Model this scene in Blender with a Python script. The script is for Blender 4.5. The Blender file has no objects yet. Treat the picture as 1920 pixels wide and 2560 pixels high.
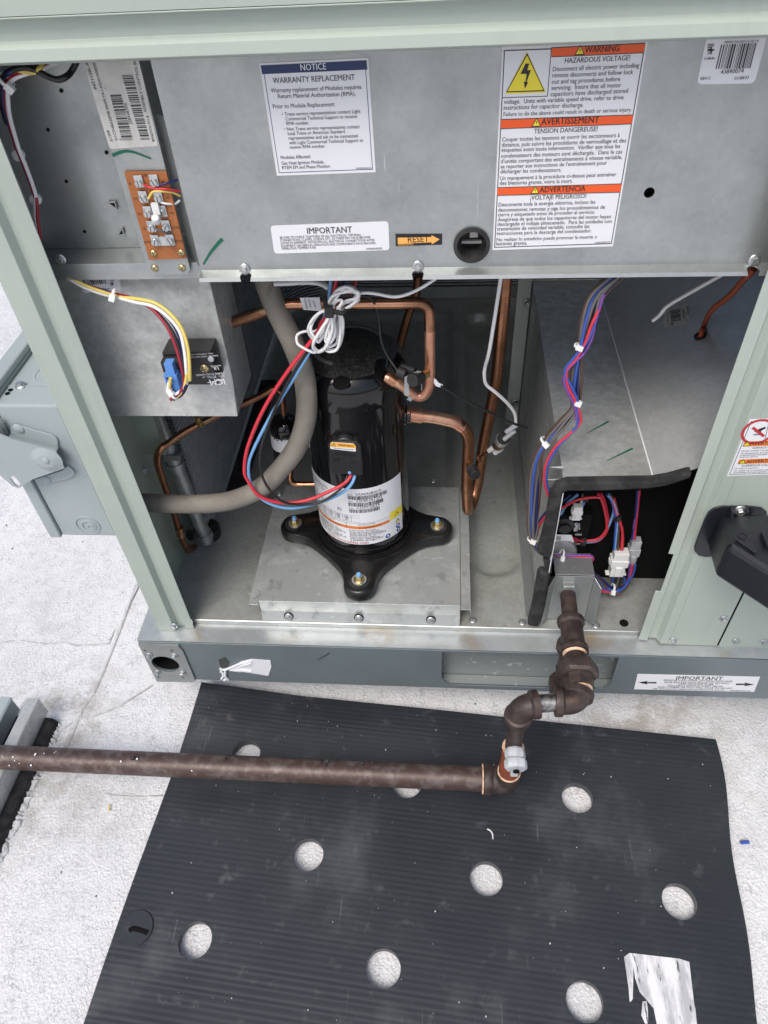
import bpy, math, random
from mathutils import Vector as V, Matrix
D = bpy.data; SC = bpy.context.scene; COL = SC.collection
R = math.radians
random.seed(7)

# ------------------------------------------------------------------ camera, world, sun, exposure
H = 1.36                                     # camera height (metres)
ZR = .05                                     # roof surface
F_PX = 1807.26                               # focal length in photo pixels (1920 x 2560)
pit, yaw, rol = R(45.2211), R(6.5437), R(3.8282)
_r = V((math.cos(yaw), math.sin(yaw), 0)); _f0 = V((-math.sin(yaw), math.cos(yaw), 0)); _u = V((0, 0, 1))
FWD = _f0*math.cos(pit) - _u*math.sin(pit); _d = -(_u*math.cos(pit) + _f0*math.sin(pit))
RGT = _r*math.cos(rol) + _d*math.sin(rol); DWN = -_r*math.sin(rol) + _d*math.cos(rol)
EYE = V((0, 0, H))
cam = D.objects.new('camera', D.cameras.new('camera')); COL.objects.link(cam)
mw = Matrix((RGT, -DWN, -FWD)).transposed().to_4x4(); mw.translation = EYE
cam.matrix_world = mw
cam.data.sensor_fit = 'VERTICAL'; cam.data.sensor_height = 36; cam.data.lens = 36*F_PX/2560
cam.data.clip_start = .02; cam.data.clip_end = 200
SC.camera = cam

SUN_EL, SUN_AZ = R(58), R(205)               # azimuth: clockwise from +y (north)
w = D.worlds.new('World'); SC.world = w; w.use_nodes = True
nt = w.node_tree; nt.nodes.clear()
sky = nt.nodes.new('ShaderNodeTexSky'); sky.sky_type = 'NISHITA'; sky.sun_disc = False
sky.sun_elevation = SUN_EL; sky.sun_rotation = SUN_AZ
sky.air_density = 1.0; sky.dust_density = 4.0; sky.ozone_density = .5
bg = nt.nodes.new('ShaderNodeBackground'); bg.inputs[1].default_value = .12
ow = nt.nodes.new('ShaderNodeOutputWorld')
nt.links.new(sky.outputs[0], bg.inputs[0]); nt.links.new(bg.outputs[0], ow.inputs[0])
sun = D.objects.new('sun', D.lights.new('sun', 'SUN')); COL.objects.link(sun)
sun.data.energy = 1.45; sun.data.angle = R(30); sun.data.color = (1, .975, .94)
sd = V((math.sin(SUN_AZ)*math.cos(SUN_EL), math.cos(SUN_AZ)*math.cos(SUN_EL), math.sin(SUN_EL)))
sun.rotation_euler = sd.to_track_quat('Z', 'Y').to_euler(); sun.location = sd*20
SC.view_settings.view_transform = 'Standard'; SC.view_settings.look = 'None'
SC.view_settings.gamma = 1; SC.view_settings.use_curve_mapping = False
SC.view_settings.exposure = .42

# ------------------------------------------------------------------ measuring: a sight line met with a known plane of the unit
def ray(px, py): return RGT*((px-960)/F_PX) + DWN*((py-1280)/F_PX) + FWD
def P(px, py, y=None, x=None, z=None):
    r = ray(px, py)
    if y is not None: return EYE + r*(y/r.y)
    if x is not None: return EYE + r*(x/r.x)
    return EYE + r*((z-H)/r.z)
def PN(px, py, pt, n):
    r = ray(px, py); return EYE + r*((pt-EYE).dot(n)/r.dot(n))
def crop(ox, oy, f): return lambda x, y: (ox+f*x, oy+f*y)
A1 = crop(0, 0, .38577); A2 = crop(600, 60, .40989); A3 = crop(1200, 0, .434); A4 = crop(0, 640, .38577)
A5 = crop(560, 660, .40989); A6 = crop(600, 1040, .38577); A7 = crop(1220, 660, .42194); A8 = crop(1260, 1180, .39783)
B1 = crop(320, 1500, .48222); B2 = crop(1080, 1500, .50633); B3 = crop(0, 1680, .38577)
C1 = crop(700, 680, .18083); C2 = crop(930, 860, .24111); C3 = crop(760, 1070, .15672); C4 = crop(1360, 1560, .10847)
C6 = crop(1700, 1000, .29851); C7 = crop(1180, 1780, .13261); C8 = crop(640, 980, .13559); D7 = crop(0, 820, .25316); D8 = crop(1340, 1300, .13564)

# ------------------------------------------------------------------ materials
def mk(name, c1, rough=.5, metal=0., c2=None, scale=20., lo=.42, hi=.62, detail=5., bump=0., bscale=200., rvar=0.,
       spots=None, spec=.5, coat=0., stretch=None, trans=0., spangle=0., streak=None, scratch=None):
    m = D.materials.new(name); m.use_nodes = True; n = m.node_tree; N = n.nodes; L = n.links.new
    b = N['Principled BSDF']
    b.inputs['Base Color'].default_value = (*c1, 1); b.inputs['Roughness'].default_value = rough
    b.inputs['Metallic'].default_value = metal; b.inputs['Specular IOR Level'].default_value = spec
    b.inputs['Coat Weight'].default_value = coat; b.inputs['Coat Roughness'].default_value = .08
    b.inputs['Transmission Weight'].default_value = trans
    tc = N.new('ShaderNodeTexCoord'); src = tc.outputs['Object']
    if stretch:
        mp = N.new('ShaderNodeMapping'); mp.inputs['Scale'].default_value = stretch; L(src, mp.inputs[0]); src = mp.outputs[0]
    def noise(s, d=5., rgh=.6):
        t = N.new('ShaderNodeTexNoise'); t.inputs['Scale'].default_value = s; t.inputs['Detail'].default_value = d
        t.inputs['Roughness'].default_value = rgh; L(src, t.inputs['Vector']); return t.outputs[0]
    def ramp(o, a, c):
        r = N.new('ShaderNodeMapRange'); r.inputs[1].default_value = a; r.inputs[2].default_value = c; L(o, r.inputs[0]); return r.outputs[0]
    col = None
    if c2:
        f = ramp(noise(scale, detail), lo, hi)
        mx = N.new('ShaderNodeMix'); mx.data_type = 'RGBA'; L(f, mx.inputs[0])
        mx.inputs[6].default_value = (*c1, 1); mx.inputs[7].default_value = (*c2, 1); col = mx.outputs[2]
        if rvar:
            rr = N.new('ShaderNodeMapRange'); rr.inputs[3].default_value = rough-rvar; rr.inputs[4].default_value = rough+rvar
            L(f, rr.inputs[0]); L(rr.outputs[0], b.inputs['Roughness'])
    for sp in (spots or []):
        sc, ss, a, c = sp
        f = ramp(noise(ss, 6., .65), a, c)
        mx = N.new('ShaderNodeMix'); mx.data_type = 'RGBA'; L(f, mx.inputs[0])
        if col: L(col, mx.inputs[6])
        else: mx.inputs[6].default_value = (*c1, 1)
        mx.inputs[7].default_value = (*sc, 1); col = mx.outputs[2]
    def over(f, cc):
        mx = N.new('ShaderNodeMix'); mx.data_type = 'RGBA'; L(f, mx.inputs[0])
        if col: L(col, mx.inputs[6])
        else: mx.inputs[6].default_value = (*c1, 1)
        mx.inputs[7].default_value = (*cc, 1); return mx.outputs[2]
    if streak:                                  # grime that has run down
        mp = N.new('ShaderNodeMapping'); mp.inputs['Scale'].default_value = (38, 38, 1.6); L(tc.outputs['Object'], mp.inputs[0])
        t = N.new('ShaderNodeTexNoise'); t.inputs['Scale'].default_value = 1; t.inputs['Detail'].default_value = 6; t.inputs['Roughness'].default_value = .65; L(mp.outputs[0], t.inputs['Vector'])
        mu = N.new('ShaderNodeMath'); mu.operation = 'MULTIPLY'; L(ramp(t.outputs[0], .50, .78), mu.inputs[0]); L(ramp(noise(3.5), .40, .66), mu.inputs[1]); col = over(mu.outputs[0], streak)
    if scratch:
        sep = N.new('ShaderNodeMapping'); sep.inputs['Rotation'].default_value = (.3, .5, .4); sep.inputs['Scale'].default_value = (230, 9, 9); L(tc.outputs['Object'], sep.inputs[0])
        t = N.new('ShaderNodeTexNoise'); t.inputs['Scale'].default_value = 1; t.inputs['Detail'].default_value = 3; L(sep.outputs[0], t.inputs['Vector'])
        mu = N.new('ShaderNodeMath'); mu.operation = 'MULTIPLY'; L(ramp(t.outputs[0], .69, .72), mu.inputs[0]); L(ramp(noise(6), .5, .6), mu.inputs[1]); col = over(mu.outputs[0], scratch)
    if spangle:
        vo = N.new('ShaderNodeTexVoronoi'); vo.inputs['Scale'].default_value = 170; L(src, vo.inputs['Vector'])
        hs = N.new('ShaderNodeHueSaturation'); mr_ = N.new('ShaderNodeMapRange'); mr_.inputs[3].default_value = 1-spangle; mr_.inputs[4].default_value = 1+spangle
        sx = N.new('ShaderNodeSeparateColor'); L(vo.outputs['Color'], sx.inputs[0]); L(sx.outputs[0], mr_.inputs[0]); L(mr_.outputs[0], hs.inputs['Value']); L(col, hs.inputs['Color']); col = hs.outputs[0]
    if col: L(col, b.inputs['Base Color'])
    if bump:
        bp = N.new('ShaderNodeBump'); bp.inputs['Strength'].default_value = 1; bp.inputs['Distance'].default_value = bump
        L(noise(bscale, 4., .6), bp.inputs['Height']); L(bp.outputs[0], b.inputs['Normal'])
    return m
M = {}
M['galv'] = mk('galvanised steel', (.40, .425, .42), .40, .72, (.33, .35, .347), 16, .35, .7, rvar=.06, bump=.00004, bscale=900, spots=[((.45, .475, .47), 4.5, .56, .8), ((.31, .33, .325), 30, .70, .76)], spangle=.035, scratch=(.54, .56, .56), streak=(.34, .36, .35))
M['galv_mottled'] = mk('mottled galvanised steel', (.52, .535, .52), .42, .4, (.42, .435, .425), 60, .38, .62, rvar=.07,
                       spots=[((.62, .64, .63), 140, .66, .72), ((.36, .36, .33), 7, .54, .72)], spangle=.07)
M['floor'] = mk('stained galvanised pan', (.42, .44, .42), .40, .35, (.33, .345, .325), 9, .35, .65, rvar=.08,
                spots=[((.27, .26, .21), 5, .55, .75), ((.58, .60, .59), 90, .66, .72), ((.30, .32, .32), 28, .60, .68)], spangle=.07, scratch=(.55, .57, .57))
M['platform'] = mk('water spotted galvanised plate', (.48, .51, .50), .34, .45, (.40, .425, .415), 12, .35, .65, rvar=.08,
                   spots=[((.60, .62, .62), 70, .63, .70), ((.56, .585, .58), 20, .55, .66), ((.33, .35, .35), 34, .58, .66), ((.25, .24, .2), 6, .6, .8)])
M['ledge'] = mk('rail ledge', (.52, .55, .56), .34, .45, (.42, .45, .46), 14, .4, .6, spots=[((.42, .35, .25), 7, .53, .68)])
M['rail'] = mk('blue grey rail', (.175, .215, .23), .42, .3, (.16, .195, .21), 6, .4, .6, spots=[((.12, .14, .15), 25, .68, .74)])  # galvanised face coloured dark for the ground it reflects
M['pocket'] = mk('white flowered zinc', (.26, .29, .29), .5, .4, (.5, .54, .54), 60, .6, .68)
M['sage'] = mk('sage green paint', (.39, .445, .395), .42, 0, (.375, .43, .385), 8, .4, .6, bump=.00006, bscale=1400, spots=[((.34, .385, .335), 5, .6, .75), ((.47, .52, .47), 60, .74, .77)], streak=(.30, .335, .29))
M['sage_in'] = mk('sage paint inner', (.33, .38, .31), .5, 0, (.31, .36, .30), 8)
M['bluegrey'] = mk('blue grey enamel', (.345, .395, .405), .45, 0, (.325, .375, .385), 10, bump=.00005, bscale=900)
M['black_gloss'] = mk('gloss black paint', (.006, .006, .007), .10, 0, coat=.3, spec=.4, bump=.000012, bscale=160)
M['black_dust'] = mk('dusty black paint', (.012, .012, .012), .45, 0, (.095, .095, .09), 240, .45, .8, bump=.0001, bscale=240)
M['black_satin'] = mk('satin black casting', (.007, .007, .007), .28, 0, (.02, .019, .018), 22, .5, .75, bump=.0002, bscale=160)
M['black_plastic'] = mk('black plastic', (.012, .012, .0135), .42, 0, (.02, .02, .022), 14, .5, .75, bump=.00005, bscale=600)
M['navy_plastic'] = mk('black hood plastic', (.012, .014, .019), .38, 0, (.026, .028, .034), 14, .5, .8, bump=.00006, bscale=700)
M['rubber'] = mk('black rubber', (.010, .010, .011), .6, 0, (.03, .03, .03), 40)
M['foam'] = mk('black foam tape', (.012, .012, .0125), .9, 0, (.035, .035, .035), 45, bump=.0008, bscale=220)
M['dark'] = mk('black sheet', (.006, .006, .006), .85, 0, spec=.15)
M['lid'] = mk('burner lid steel', (.52, .535, .535), .38, .4, (.45, .465, .465), 14, .35, .7, rvar=.06, spangle=.05, spots=[((.42, .43, .42), 9, .55, .7)])
M['fin'] = mk('coil fins', (.055, .057, .06), .6, .1, (.035, .037, .04), 30)
M['tube_al'] = mk('coil tube aluminium', (.72, .74, .74), .4, .3, (.6, .62, .62), 40)
M['alu'] = mk('cast aluminium', (.45, .47, .47), .42, .75, (.34, .36, .36), 40, bump=.0002, bscale=180)
M['copper'] = mk('copper', (.56, .29, .175), .27, .95, (.21, .10, .06), 11, .38, .62, rvar=.08, spots=[((.50, .36, .22), 20, .6, .72)])
M['copper_dark'] = mk('brown copper', (.40, .19, .105), .30, .92, (.20, .09, .05), 10, .36, .60, rvar=.08, spots=[((.32, .24, .12), 17, .58, .72)])
M['copper_hot'] = mk('flame stained copper', (.62, .37, .24), .32, .85, (.54, .25, .17), 26, .38, .56, spots=[((.30, .24, .13), 30, .58, .68), ((.1, .08, .07), 60, .66, .72)])
M['brass'] = mk('brass', (.62, .45, .18), .28, .95, (.45, .32, .12), 60)
M['zincyel'] = mk('yellow zinc screw', (.62, .5, .25), .3, .9)
M['screw'] = mk('zinc screw', (.56, .58, .58), .32, .85, (.42, .44, .44), 120)
M['iron'] = mk('rusty black iron', (.040, .029, .026), .5, .25, (.082, .060, .053), 55, .4, .66, bump=.0003, bscale=160,
               spots=[((.16, .075, .035), 18, .62, .74), ((.2, .17, .16), 130, .68, .76)])
M['iron_pipe'] = mk('brown painted pipe', (.070, .044, .038), .45, .25, (.14, .115, .107), 55, .46, .68, bump=.00025, bscale=190,
                    spots=[((.11, .032, .02), 12, .6, .74), ((.17, .15, .14), 170, .64, .78), ((.03, .02, .018), 9, .64, .72)])
M['oxide'] = mk('red oxide paint', (.26, .065, .03), .55, 0, (.2, .05, .025), 50)
M['tapeseal'] = mk('pipe dope', (.70, .50, .35), .7, 0, (.32, .17, .10), 130, .5, .7, bump=.0003, bscale=300)
M['thread'] = mk('bright threads', (.42, .42, .42), .35, .85, (.16, .15, .14), 90)
M['white_plastic'] = mk('natural white plastic', (.74, .75, .74), .4, 0)
M['grey_plastic'] = mk('light grey plastic', (.50, .53, .56), .45, 0, (.42, .44, .46), 70)
M['label'] = mk('white label', (.74, .75, .78), .42, 0)
M['label_old'] = mk('aged label', (.60, .59, .56), .5, 0, (.50, .49, .46), 40)
M['ink'] = mk('black print', (.012, .012, .013), .5, 0)
M['ink_grey'] = mk('dark grey print', (.05, .05, .055), .5, 0)
M['navy'] = mk('navy print', (.012, .028, .11), .45, 0)
M['orange'] = mk('orange red print', (.80, .10, .015), .45, 0)
M['orange2'] = mk('orange print', (.72, .2, .03), .45, 0)
M['amber'] = mk('amber print', (.9, .45, .06), .45, 0)
M['arrow'] = mk('pale orange print', (.85, .42, .1), .45, 0)
M['yellow'] = mk('yellow print', (.82, .68, .04), .45, 0)
M['red_print'] = mk('red print', (.45, .03, .04), .45, 0)
M['blue_print'] = mk('blue print', (.015, .06, .25), .45, 0)
M['board'] = mk('brown board', (.37, .125, .035), .5, 0, (.33, .11, .03), 30)
M['marker'] = mk('green marker', (.0, .11, .06), .5, 0)
M['conduit'] = mk('dusty grey hose', (.215, .20, .17), .75, 0, (.155, .142, .12), 18, .35, .65, bump=.0006, bscale=120,
                  spots=[((.13, .105, .08), 28, .6, .74)])
def wm(n, c): M['w_'+n] = mk(n+' wire jacket', c, .38, 0)
for n, c in dict(red=(.60, .035, .055), dred=(.28, .012, .03), blue=(.035, .085, .36), navy=(.012, .016, .10), lblue=(.18, .40, .70), black=(.013, .013, .014),
                 grey=(.13, .12, .115), brown=(.085, .05, .035), white=(.76, .76, .76), yellow=(.72, .56, .14), purple=(.17, .06, .3), orange=(.33, .06, .02),
                 plug=(.10, .26, .62)).items(): wm(n, c)

STAINS = [((*P(*p, z=ZR).xy, r), c, a) for p, r, c, a in (((150, 1790), .17, (.30, .28, .25), .85), ((95, 1990), .14, (.36, .35, .33), .8), ((1640, 1800), .15, (.33, .31, .27), .8), ((1560, 1790), .12, (.40, .38, .35), .7),
    ((250, 2030), .12, (.45, .44, .43), .6), ((60, 1560), .2, (.50, .50, .50), .5), ((1860, 1900), .2, (.5, .49, .48), .5))]
def roof_mat():
    m = D.materials.new('white roof coating'); m.use_nodes = True; n = m.node_tree; N = n.nodes; L = n.links.new; b = N['Principled BSDF']
    tc = N.new('ShaderNodeTexCoord'); src = tc.outputs['Object']
    def noise(s, d, r=.6, dist=0.):
        t = N.new('ShaderNodeTexNoise'); t.inputs['Scale'].default_value = s; t.inputs['Detail'].default_value = d
        t.inputs['Roughness'].default_value = r; t.inputs['Distortion'].default_value = dist; L(src, t.inputs['Vector']); return t.outputs[0]
    def mr(o, a, c, x=0., y=1.):
        r = N.new('ShaderNodeMapRange'); r.inputs[1].default_value = a; r.inputs[2].default_value = c; r.inputs[3].default_value = x; r.inputs[4].default_value = y
        L(o, r.inputs[0]); return r.outputs[0]
    def mix(f, a, c):
        mx = N.new('ShaderNodeMix'); mx.data_type = 'RGBA'; L(f, mx.inputs[0])
        if isinstance(a, tuple): mx.inputs[6].default_value = (*a, 1)
        else: L(a, mx.inputs[6])
        mx.inputs[7].default_value = (*c, 1); return mx.outputs[2]
    vo = N.new('ShaderNodeTexVoronoi'); vo.feature = 'SMOOTH_F1'; vo.inputs['Scale'].default_value = 230; L(src, vo.inputs['Vector'])
    cr = N.new('ShaderNodeTexVoronoi'); cr.feature = 'DISTANCE_TO_EDGE'; cr.inputs['Scale'].default_value = 5.5
    wv = N.new('ShaderNodeTexNoise'); wv.inputs['Scale'].default_value = 7; wv.inputs['Detail'].default_value = 5; L(src, wv.inputs['Vector'])
    ad = N.new('ShaderNodeVectorMath'); ad.operation = 'ADD'; L(src, ad.inputs[0])
    scv = N.new('ShaderNodeVectorMath'); scv.operation = 'SCALE'; scv.inputs['Scale'].default_value = .35; L(wv.outputs['Color'], scv.inputs[0]); L(scv.outputs[0], ad.inputs[1])
    L(ad.outputs[0], cr.inputs['Vector'])
    c = mix(mr(noise(3.2, 6), .42, .7), (.74, .745, .76), (.64, .645, .66))
    c = mix(mr(noise(260, 3, .6, 1.2), .56, .70), c, (.50, .505, .52))
    c = mix(mr(noise(2.3, 8, .7), .63, .8), c, (.40, .38, .35))
    c = mix(mr(cr.outputs['Distance'], .0035, .0, 0., .5), c, (.36, .36, .37))
    c2v = N.new('ShaderNodeTexVoronoi'); c2v.feature = 'DISTANCE_TO_EDGE'; c2v.inputs['Scale'].default_value = 105
    ad2 = N.new('ShaderNodeVectorMath'); ad2.operation = 'ADD'; L(src, ad2.inputs[0]); sc2 = N.new('ShaderNodeVectorMath'); sc2.operation = 'SCALE'; sc2.inputs['Scale'].default_value = .022
    n2 = N.new('ShaderNodeTexNoise'); n2.inputs['Scale'].default_value = 70; n2.inputs['Detail'].default_value = 4; L(src, n2.inputs['Vector']); L(n2.outputs['Color'], sc2.inputs[0]); L(sc2.outputs[0], ad2.inputs[1]); L(ad2.outputs[0], c2v.inputs['Vector'])
    fine = N.new('ShaderNodeMath'); fine.operation = 'MULTIPLY'; L(mr(c2v.outputs['Distance'], .11, .02), fine.inputs[0]); L(mr(noise(40, 4), .42, .66, 0, .8), fine.inputs[1])
    c = mix(fine.outputs[0], c, (.40, .405, .42))
    for (x, y, r), colr, amt in STAINS:
        ds = N.new('ShaderNodeVectorMath'); ds.operation = 'DISTANCE'; L(src, ds.inputs[0]); ds.inputs[1].default_value = (x, y, ZR)
        near = mr(ds.outputs['Value'], r, r*.25); mu = N.new('ShaderNodeMath'); mu.operation = 'MULTIPLY'; L(near, mu.inputs[0]); L(mr(noise(16, 8, .72), .44, .62, 0, amt), mu.inputs[1]); c = mix(mu.outputs[0], c, colr)
    L(c, b.inputs['Base Color']); b.inputs['Roughness'].default_value = .42
    add = N.new('ShaderNodeMath'); add.operation = 'MULTIPLY_ADD'; L(noise(190, 4, .65, .8), add.inputs[0]); add.inputs[1].default_value = 1.4; L(vo.outputs['Distance'], add.inputs[2])
    add2 = N.new('ShaderNodeMath'); add2.operation = 'MULTIPLY_ADD'; L(noise(30, 4, .6), add2.inputs[0]); add2.inputs[1].default_value = .6; L(add.outputs[0], add2.inputs[2])
    add3 = N.new('ShaderNodeMath'); add3.operation = 'MULTIPLY_ADD'; L(mr(cr.outputs['Distance'], 0, .012), add3.inputs[0]); add3.inputs[1].default_value = .25; L(add2.outputs[0], add3.inputs[2])
    bp = N.new('ShaderNodeBump'); bp.inputs['Strength'].default_value = 1; bp.inputs['Distance'].default_value = .0013; L(add3.outputs[0], bp.inputs['Height']); L(bp.outputs[0], b.inputs['Normal'])
    return m
M['roof'] = roof_mat()
M['mat'] = mk('black ribbed plastic', (.021, .024, .0295), .42, 0, (.028, .0315, .038), 6, .4, .7, rvar=.06, bump=.00006, bscale=500,
              spots=[((.09, .095, .10), 6, .55, .9), ((.14, .14, .14), 34, .60, .92)], scratch=(.10, .105, .11))

# ------------------------------------------------------------------ mesh helpers
class MB:
    def __init__(s): s.v = []; s.f = []; s.m = []; s.k = 0
    def add(s, vs, fs, k=None):
        o = len(s.v); s.v += [tuple(p) for p in vs]; s.f += [[i+o for i in f] for f in fs]; s.m += [s.k if k is None else k]*len(fs); return s
    def box(s, a, b, mtx=None, k=None):
        vs = [V((x, y, z)) for z in (a[2], b[2]) for y in (a[1], b[1]) for x in (a[0], b[0])]
        if mtx: vs = [mtx @ p for p in vs]
        return s.add(vs, [(0, 2, 3, 1), (4, 5, 7, 6), (0, 1, 5, 4), (1, 3, 7, 5), (3, 2, 6, 7), (2, 0, 4, 6)], k)
    def prism(s, poly, d, k=None):              # 3D planar polygon pushed along d
        n = len(poly); d = V(d); vs = [V(p) for p in poly] + [V(p)+d for p in poly]
        return s.add(vs, [list(range(n))[::-1], list(range(n, 2*n))] + [(i, (i+1) % n, n+(i+1) % n, n+i) for i in range(n)], k)
    def lathe(s, prof, o=(0, 0, 0), ax=(0, 0, 1), n=24, k=None, caps=True):   # prof: (r, h)
        ax = V(ax).normalized(); q = V((0, 0, 1)).rotation_difference(ax); o = V(o); vs = []
        for r, h in prof:
            for i in range(n):
                a = 2*math.pi*i/n; vs.append(o + q @ V((r*math.cos(a), r*math.sin(a), h)))
        fs = [(j*n+i, j*n+(i+1) % n, (j+1)*n+(i+1) % n, (j+1)*n+i) for j in range(len(prof)-1) for i in range(n)]
        if caps: fs += [list(range(n))[::-1], list(range((len(prof)-1)*n, len(prof)*n))]
        return s.add(vs, fs, k)
    def cyl(s, a, b, r, r2=None, n=16, k=None):
        a, b = V(a), V(b); return s.lathe([(r, 0), (r if r2 is None else r2, (b-a).length)], a, b-a, n, k)
    def tube(s, pts, r, n=10, k=None, smooth=6, closed=False):
        pts = spline(pts, smooth, closed) if smooth else [V(p) for p in pts]
        m = len(pts); vs = []; t0 = None; nrm = None
        for i, p in enumerate(pts):
            t = (pts[(i+1) % m if closed else min(i+1, m-1)] - pts[(i-1) % m if closed else max(i-1, 0)]).normalized()
            if nrm is None:
                nrm = t.orthogonal().normalized()
            else:
                nrm = (nrm - t*nrm.dot(t)).normalized()
            bi = t.cross(nrm); rr = r[i*len(r)//m] if isinstance(r, (list, tuple)) else r
            vs += [p + (nrm*math.cos(2*math.pi*j/n) + bi*math.sin(2*math.pi*j/n))*rr for j in range(n)]
        fs = [(i*n+j, i*n+(j+1) % n, ((i+1) % m)*n+(j+1) % n, ((i+1) % m)*n+j) for i in range(m if closed else m-1) for j in range(n)]
        if not closed: fs += [list(range(n))[::-1], list(range((m-1)*n, m*n))]
        return s.add(vs, fs, k)
    def sheet(s, prof, t, fn, a, b, k=None):    # folded sheet metal: open 2D polyline given thickness t, run from a to b through fn(u, v, w)
        pr = [V((p[0], p[1], 0)) for p in prof]; off = []
        for i, p in enumerate(pr):
            d1 = (pr[i]-pr[i-1]).normalized() if i else None; d2 = (pr[i+1]-pr[i]).normalized() if i < len(pr)-1 else None
            n1 = V((-d1.y, d1.x, 0)) if d1 else None; n2 = V((-d2.y, d2.x, 0)) if d2 else None
            if d1 and d2:
                nn = (n1+n2).normalized(); nn = nn/max(.4, nn.dot(n1))
            else: nn = n1 or n2
            off.append(p+nn*t)
        ring = pr + off[::-1]; n = len(ring); q = len(pr)
        vs = [fn(p.x, p.y, a) for p in ring] + [fn(p.x, p.y, b) for p in ring]
        fs = [(i, (i+1) % n, n+(i+1) % n, n+i) for i in range(n)]
        for i in range(q-1):
            fs += [(i+1, i, n-1-i, n-2-i), (n+i, n+i+1, n+n-2-i, n+n-1-i)]
        return s.add(vs, fs, k)
    def build(s, name, mats, parent=None, smooth=None, bevel=0.):
        me = D.meshes.new(name); me.from_pydata(s.v, [], s.f)
        for m in (mats if isinstance(mats, (list, tuple)) else [mats]): me.materials.append(M[m] if isinstance(m, str) else m)
        me.polygons.foreach_set('material_index', s.m)
        import bmesh
        bm = bmesh.new(); bm.from_mesh(me); bmesh.ops.recalc_face_normals(bm, faces=bm.faces); bm.to_mesh(me); bm.free()
        if smooth is not None:
            me.polygons.foreach_set('use_smooth', [True]*len(me.polygons))
            me.set_sharp_from_angle(angle=R(smooth))
        o = D.objects.new(name, me); COL.objects.link(o)
        if bevel:
            b = o.modifiers.new('bevel', 'BEVEL'); b.width = bevel; b.segments = 2; b.limit_method = 'ANGLE'; b.angle_limit = R(40)
        if parent: adopt(o, parent)
        return o
def spline(pts, k=6, closed=False):
    pts = [V(p) for p in pts]; n = len(pts)
    if n < 3: return pts
    out = []
    for i in range(n if closed else n-1):
        if closed: a, b, c, d = pts[(i-1) % n], pts[i], pts[(i+1) % n], pts[(i+2) % n]
        else: a, b, c, d = pts[max(i-1, 0)], pts[i], pts[i+1], pts[min(i+2, n-1)]
        for j in range(k):
            t = j/k; out.append(.5*((2*b)+(c-a)*t+(2*a-5*b+4*c-d)*t*t+(-a+3*b-3*c+d)*t**3))
    if not closed: out.append(pts[-1])
    return out
def adopt(o, parent):
    o.parent = parent; o.matrix_parent_inverse = wmx(parent).inverted()
def wmx(o):
    m = o.matrix_basis.copy()
    return wmx(o.parent) @ o.matrix_parent_inverse @ m if o.parent else m
def tag(o, label=None, cat=None, group=None, kind=None):
    for k, v in (('label', label), ('category', cat), ('group', group), ('kind', kind)):
        if v: o[k] = v
    return o
def thing(name, loc, label, cat, group=None):
    o = D.objects.new(name, None); COL.objects.link(o); o.location = loc; o.empty_display_size = .05
    return tag(o, label, cat, group)
def cut(o, cutters):
    for c in cutters:
        b = o.modifiers.new('hole', 'BOOLEAN'); b.operation = 'DIFFERENCE'; b.solver = 'EXACT'; b.object = c
    bpy.context.view_layer.update()
    dg = bpy.context.evaluated_depsgraph_get(); me = D.meshes.new_from_object(o.evaluated_get(dg))
    o.modifiers.clear(); old = o.data; o.data = me; me.name = old.name; D.meshes.remove(old)
    for c in cutters:
        cm = c.data; D.objects.remove(c); D.meshes.remove(cm)
    return o
_screws = {}
def screw(parent, loc, n=(0, -1, 0), s=.0042, kind='hex', mat='screw', name='screw', spin=.3, label=None):
    key = (kind, mat)
    if key not in _screws:
        b = MB()
        if kind == 'hex':
            b.lathe([(1.55, 0), (1.6, .15), (1.45, .35), (1.15, .45)], n=20); b.lathe([(1, .3), (1, 1.15), (.85, 1.35), (.5, 1.3)], n=6)
        elif kind == 'pan':
            b.lathe([(1.5, 0), (1.5, .25), (1.3, .6), (.8, .85), (.01, .95)], n=18); b.box((-.9, -.13, .8), (.9, .13, 1.02), k=1); b.box((-.13, -.9, .8), (.13, .9, 1.02), k=1)
        elif kind == 'slot':
            b.lathe([(1.5, 0), (1.5, .7), (1.3, .95), (.01, 1.0)], n=18); b.box((-1.35, -.16, .9), (1.35, .16, 1.03), k=1)
        elif kind == 'rivet':
            b.lathe([(1.3, 0), (1.2, .25), (.8, .45), (.01, .52)], n=16)
        o = b.build(name, [mat, 'ink_grey'], smooth=35); _screws[key] = o.data; D.objects.remove(o)
    o = D.objects.new(name, _screws[key]); COL.objects.link(o)
    q = V((0, 0, 1)).rotation_difference(V(n)) @ Matrix.Rotation(spin, 3, 'Z').to_quaternion()
    o.rotation_mode = 'QUATERNION'; o.rotation_quaternion = q; o.location = loc; o.scale = (s, s, s)
    if parent: adopt(o, parent)
    if label: o['label'] = label
    return o
def wire(parent, pts, r, mat, name='wire', n=8):
    """pts: (px, py, y) sight-line points met with the plane y"""
    return MB().tube([P(a, b, y=c) for a, b, c in pts], r, n).build(name, 'w_'+mat if 'w_'+mat in M else mat, parent, smooth=60)
def cable_tie(parent, c, axis, r, mat='white_plastic', w=.0035, tail=None):
    axis = V(axis).normalized(); c = V(c); b = MB()
    b.lathe([(r, -w/2), (r+.0013, -w/2), (r+.0013, w/2), (r, w/2), (r, -w/2)], c, axis, 16, caps=False)
    t = (EYE-c).normalized(); t = (t-axis*t.dot(axis)).normalized(); s2 = axis.cross(t)
    mx = Matrix((s2, axis, t)).transposed().to_4x4(); mx.translation = c+s2*(r*.75)+t*(r*.75)
    b.box((-.004, -.0035, -.0025), (.005, .0035, .0035), mx)
    return b.build('cable_tie', mat, parent, bevel=.0004)

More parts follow.
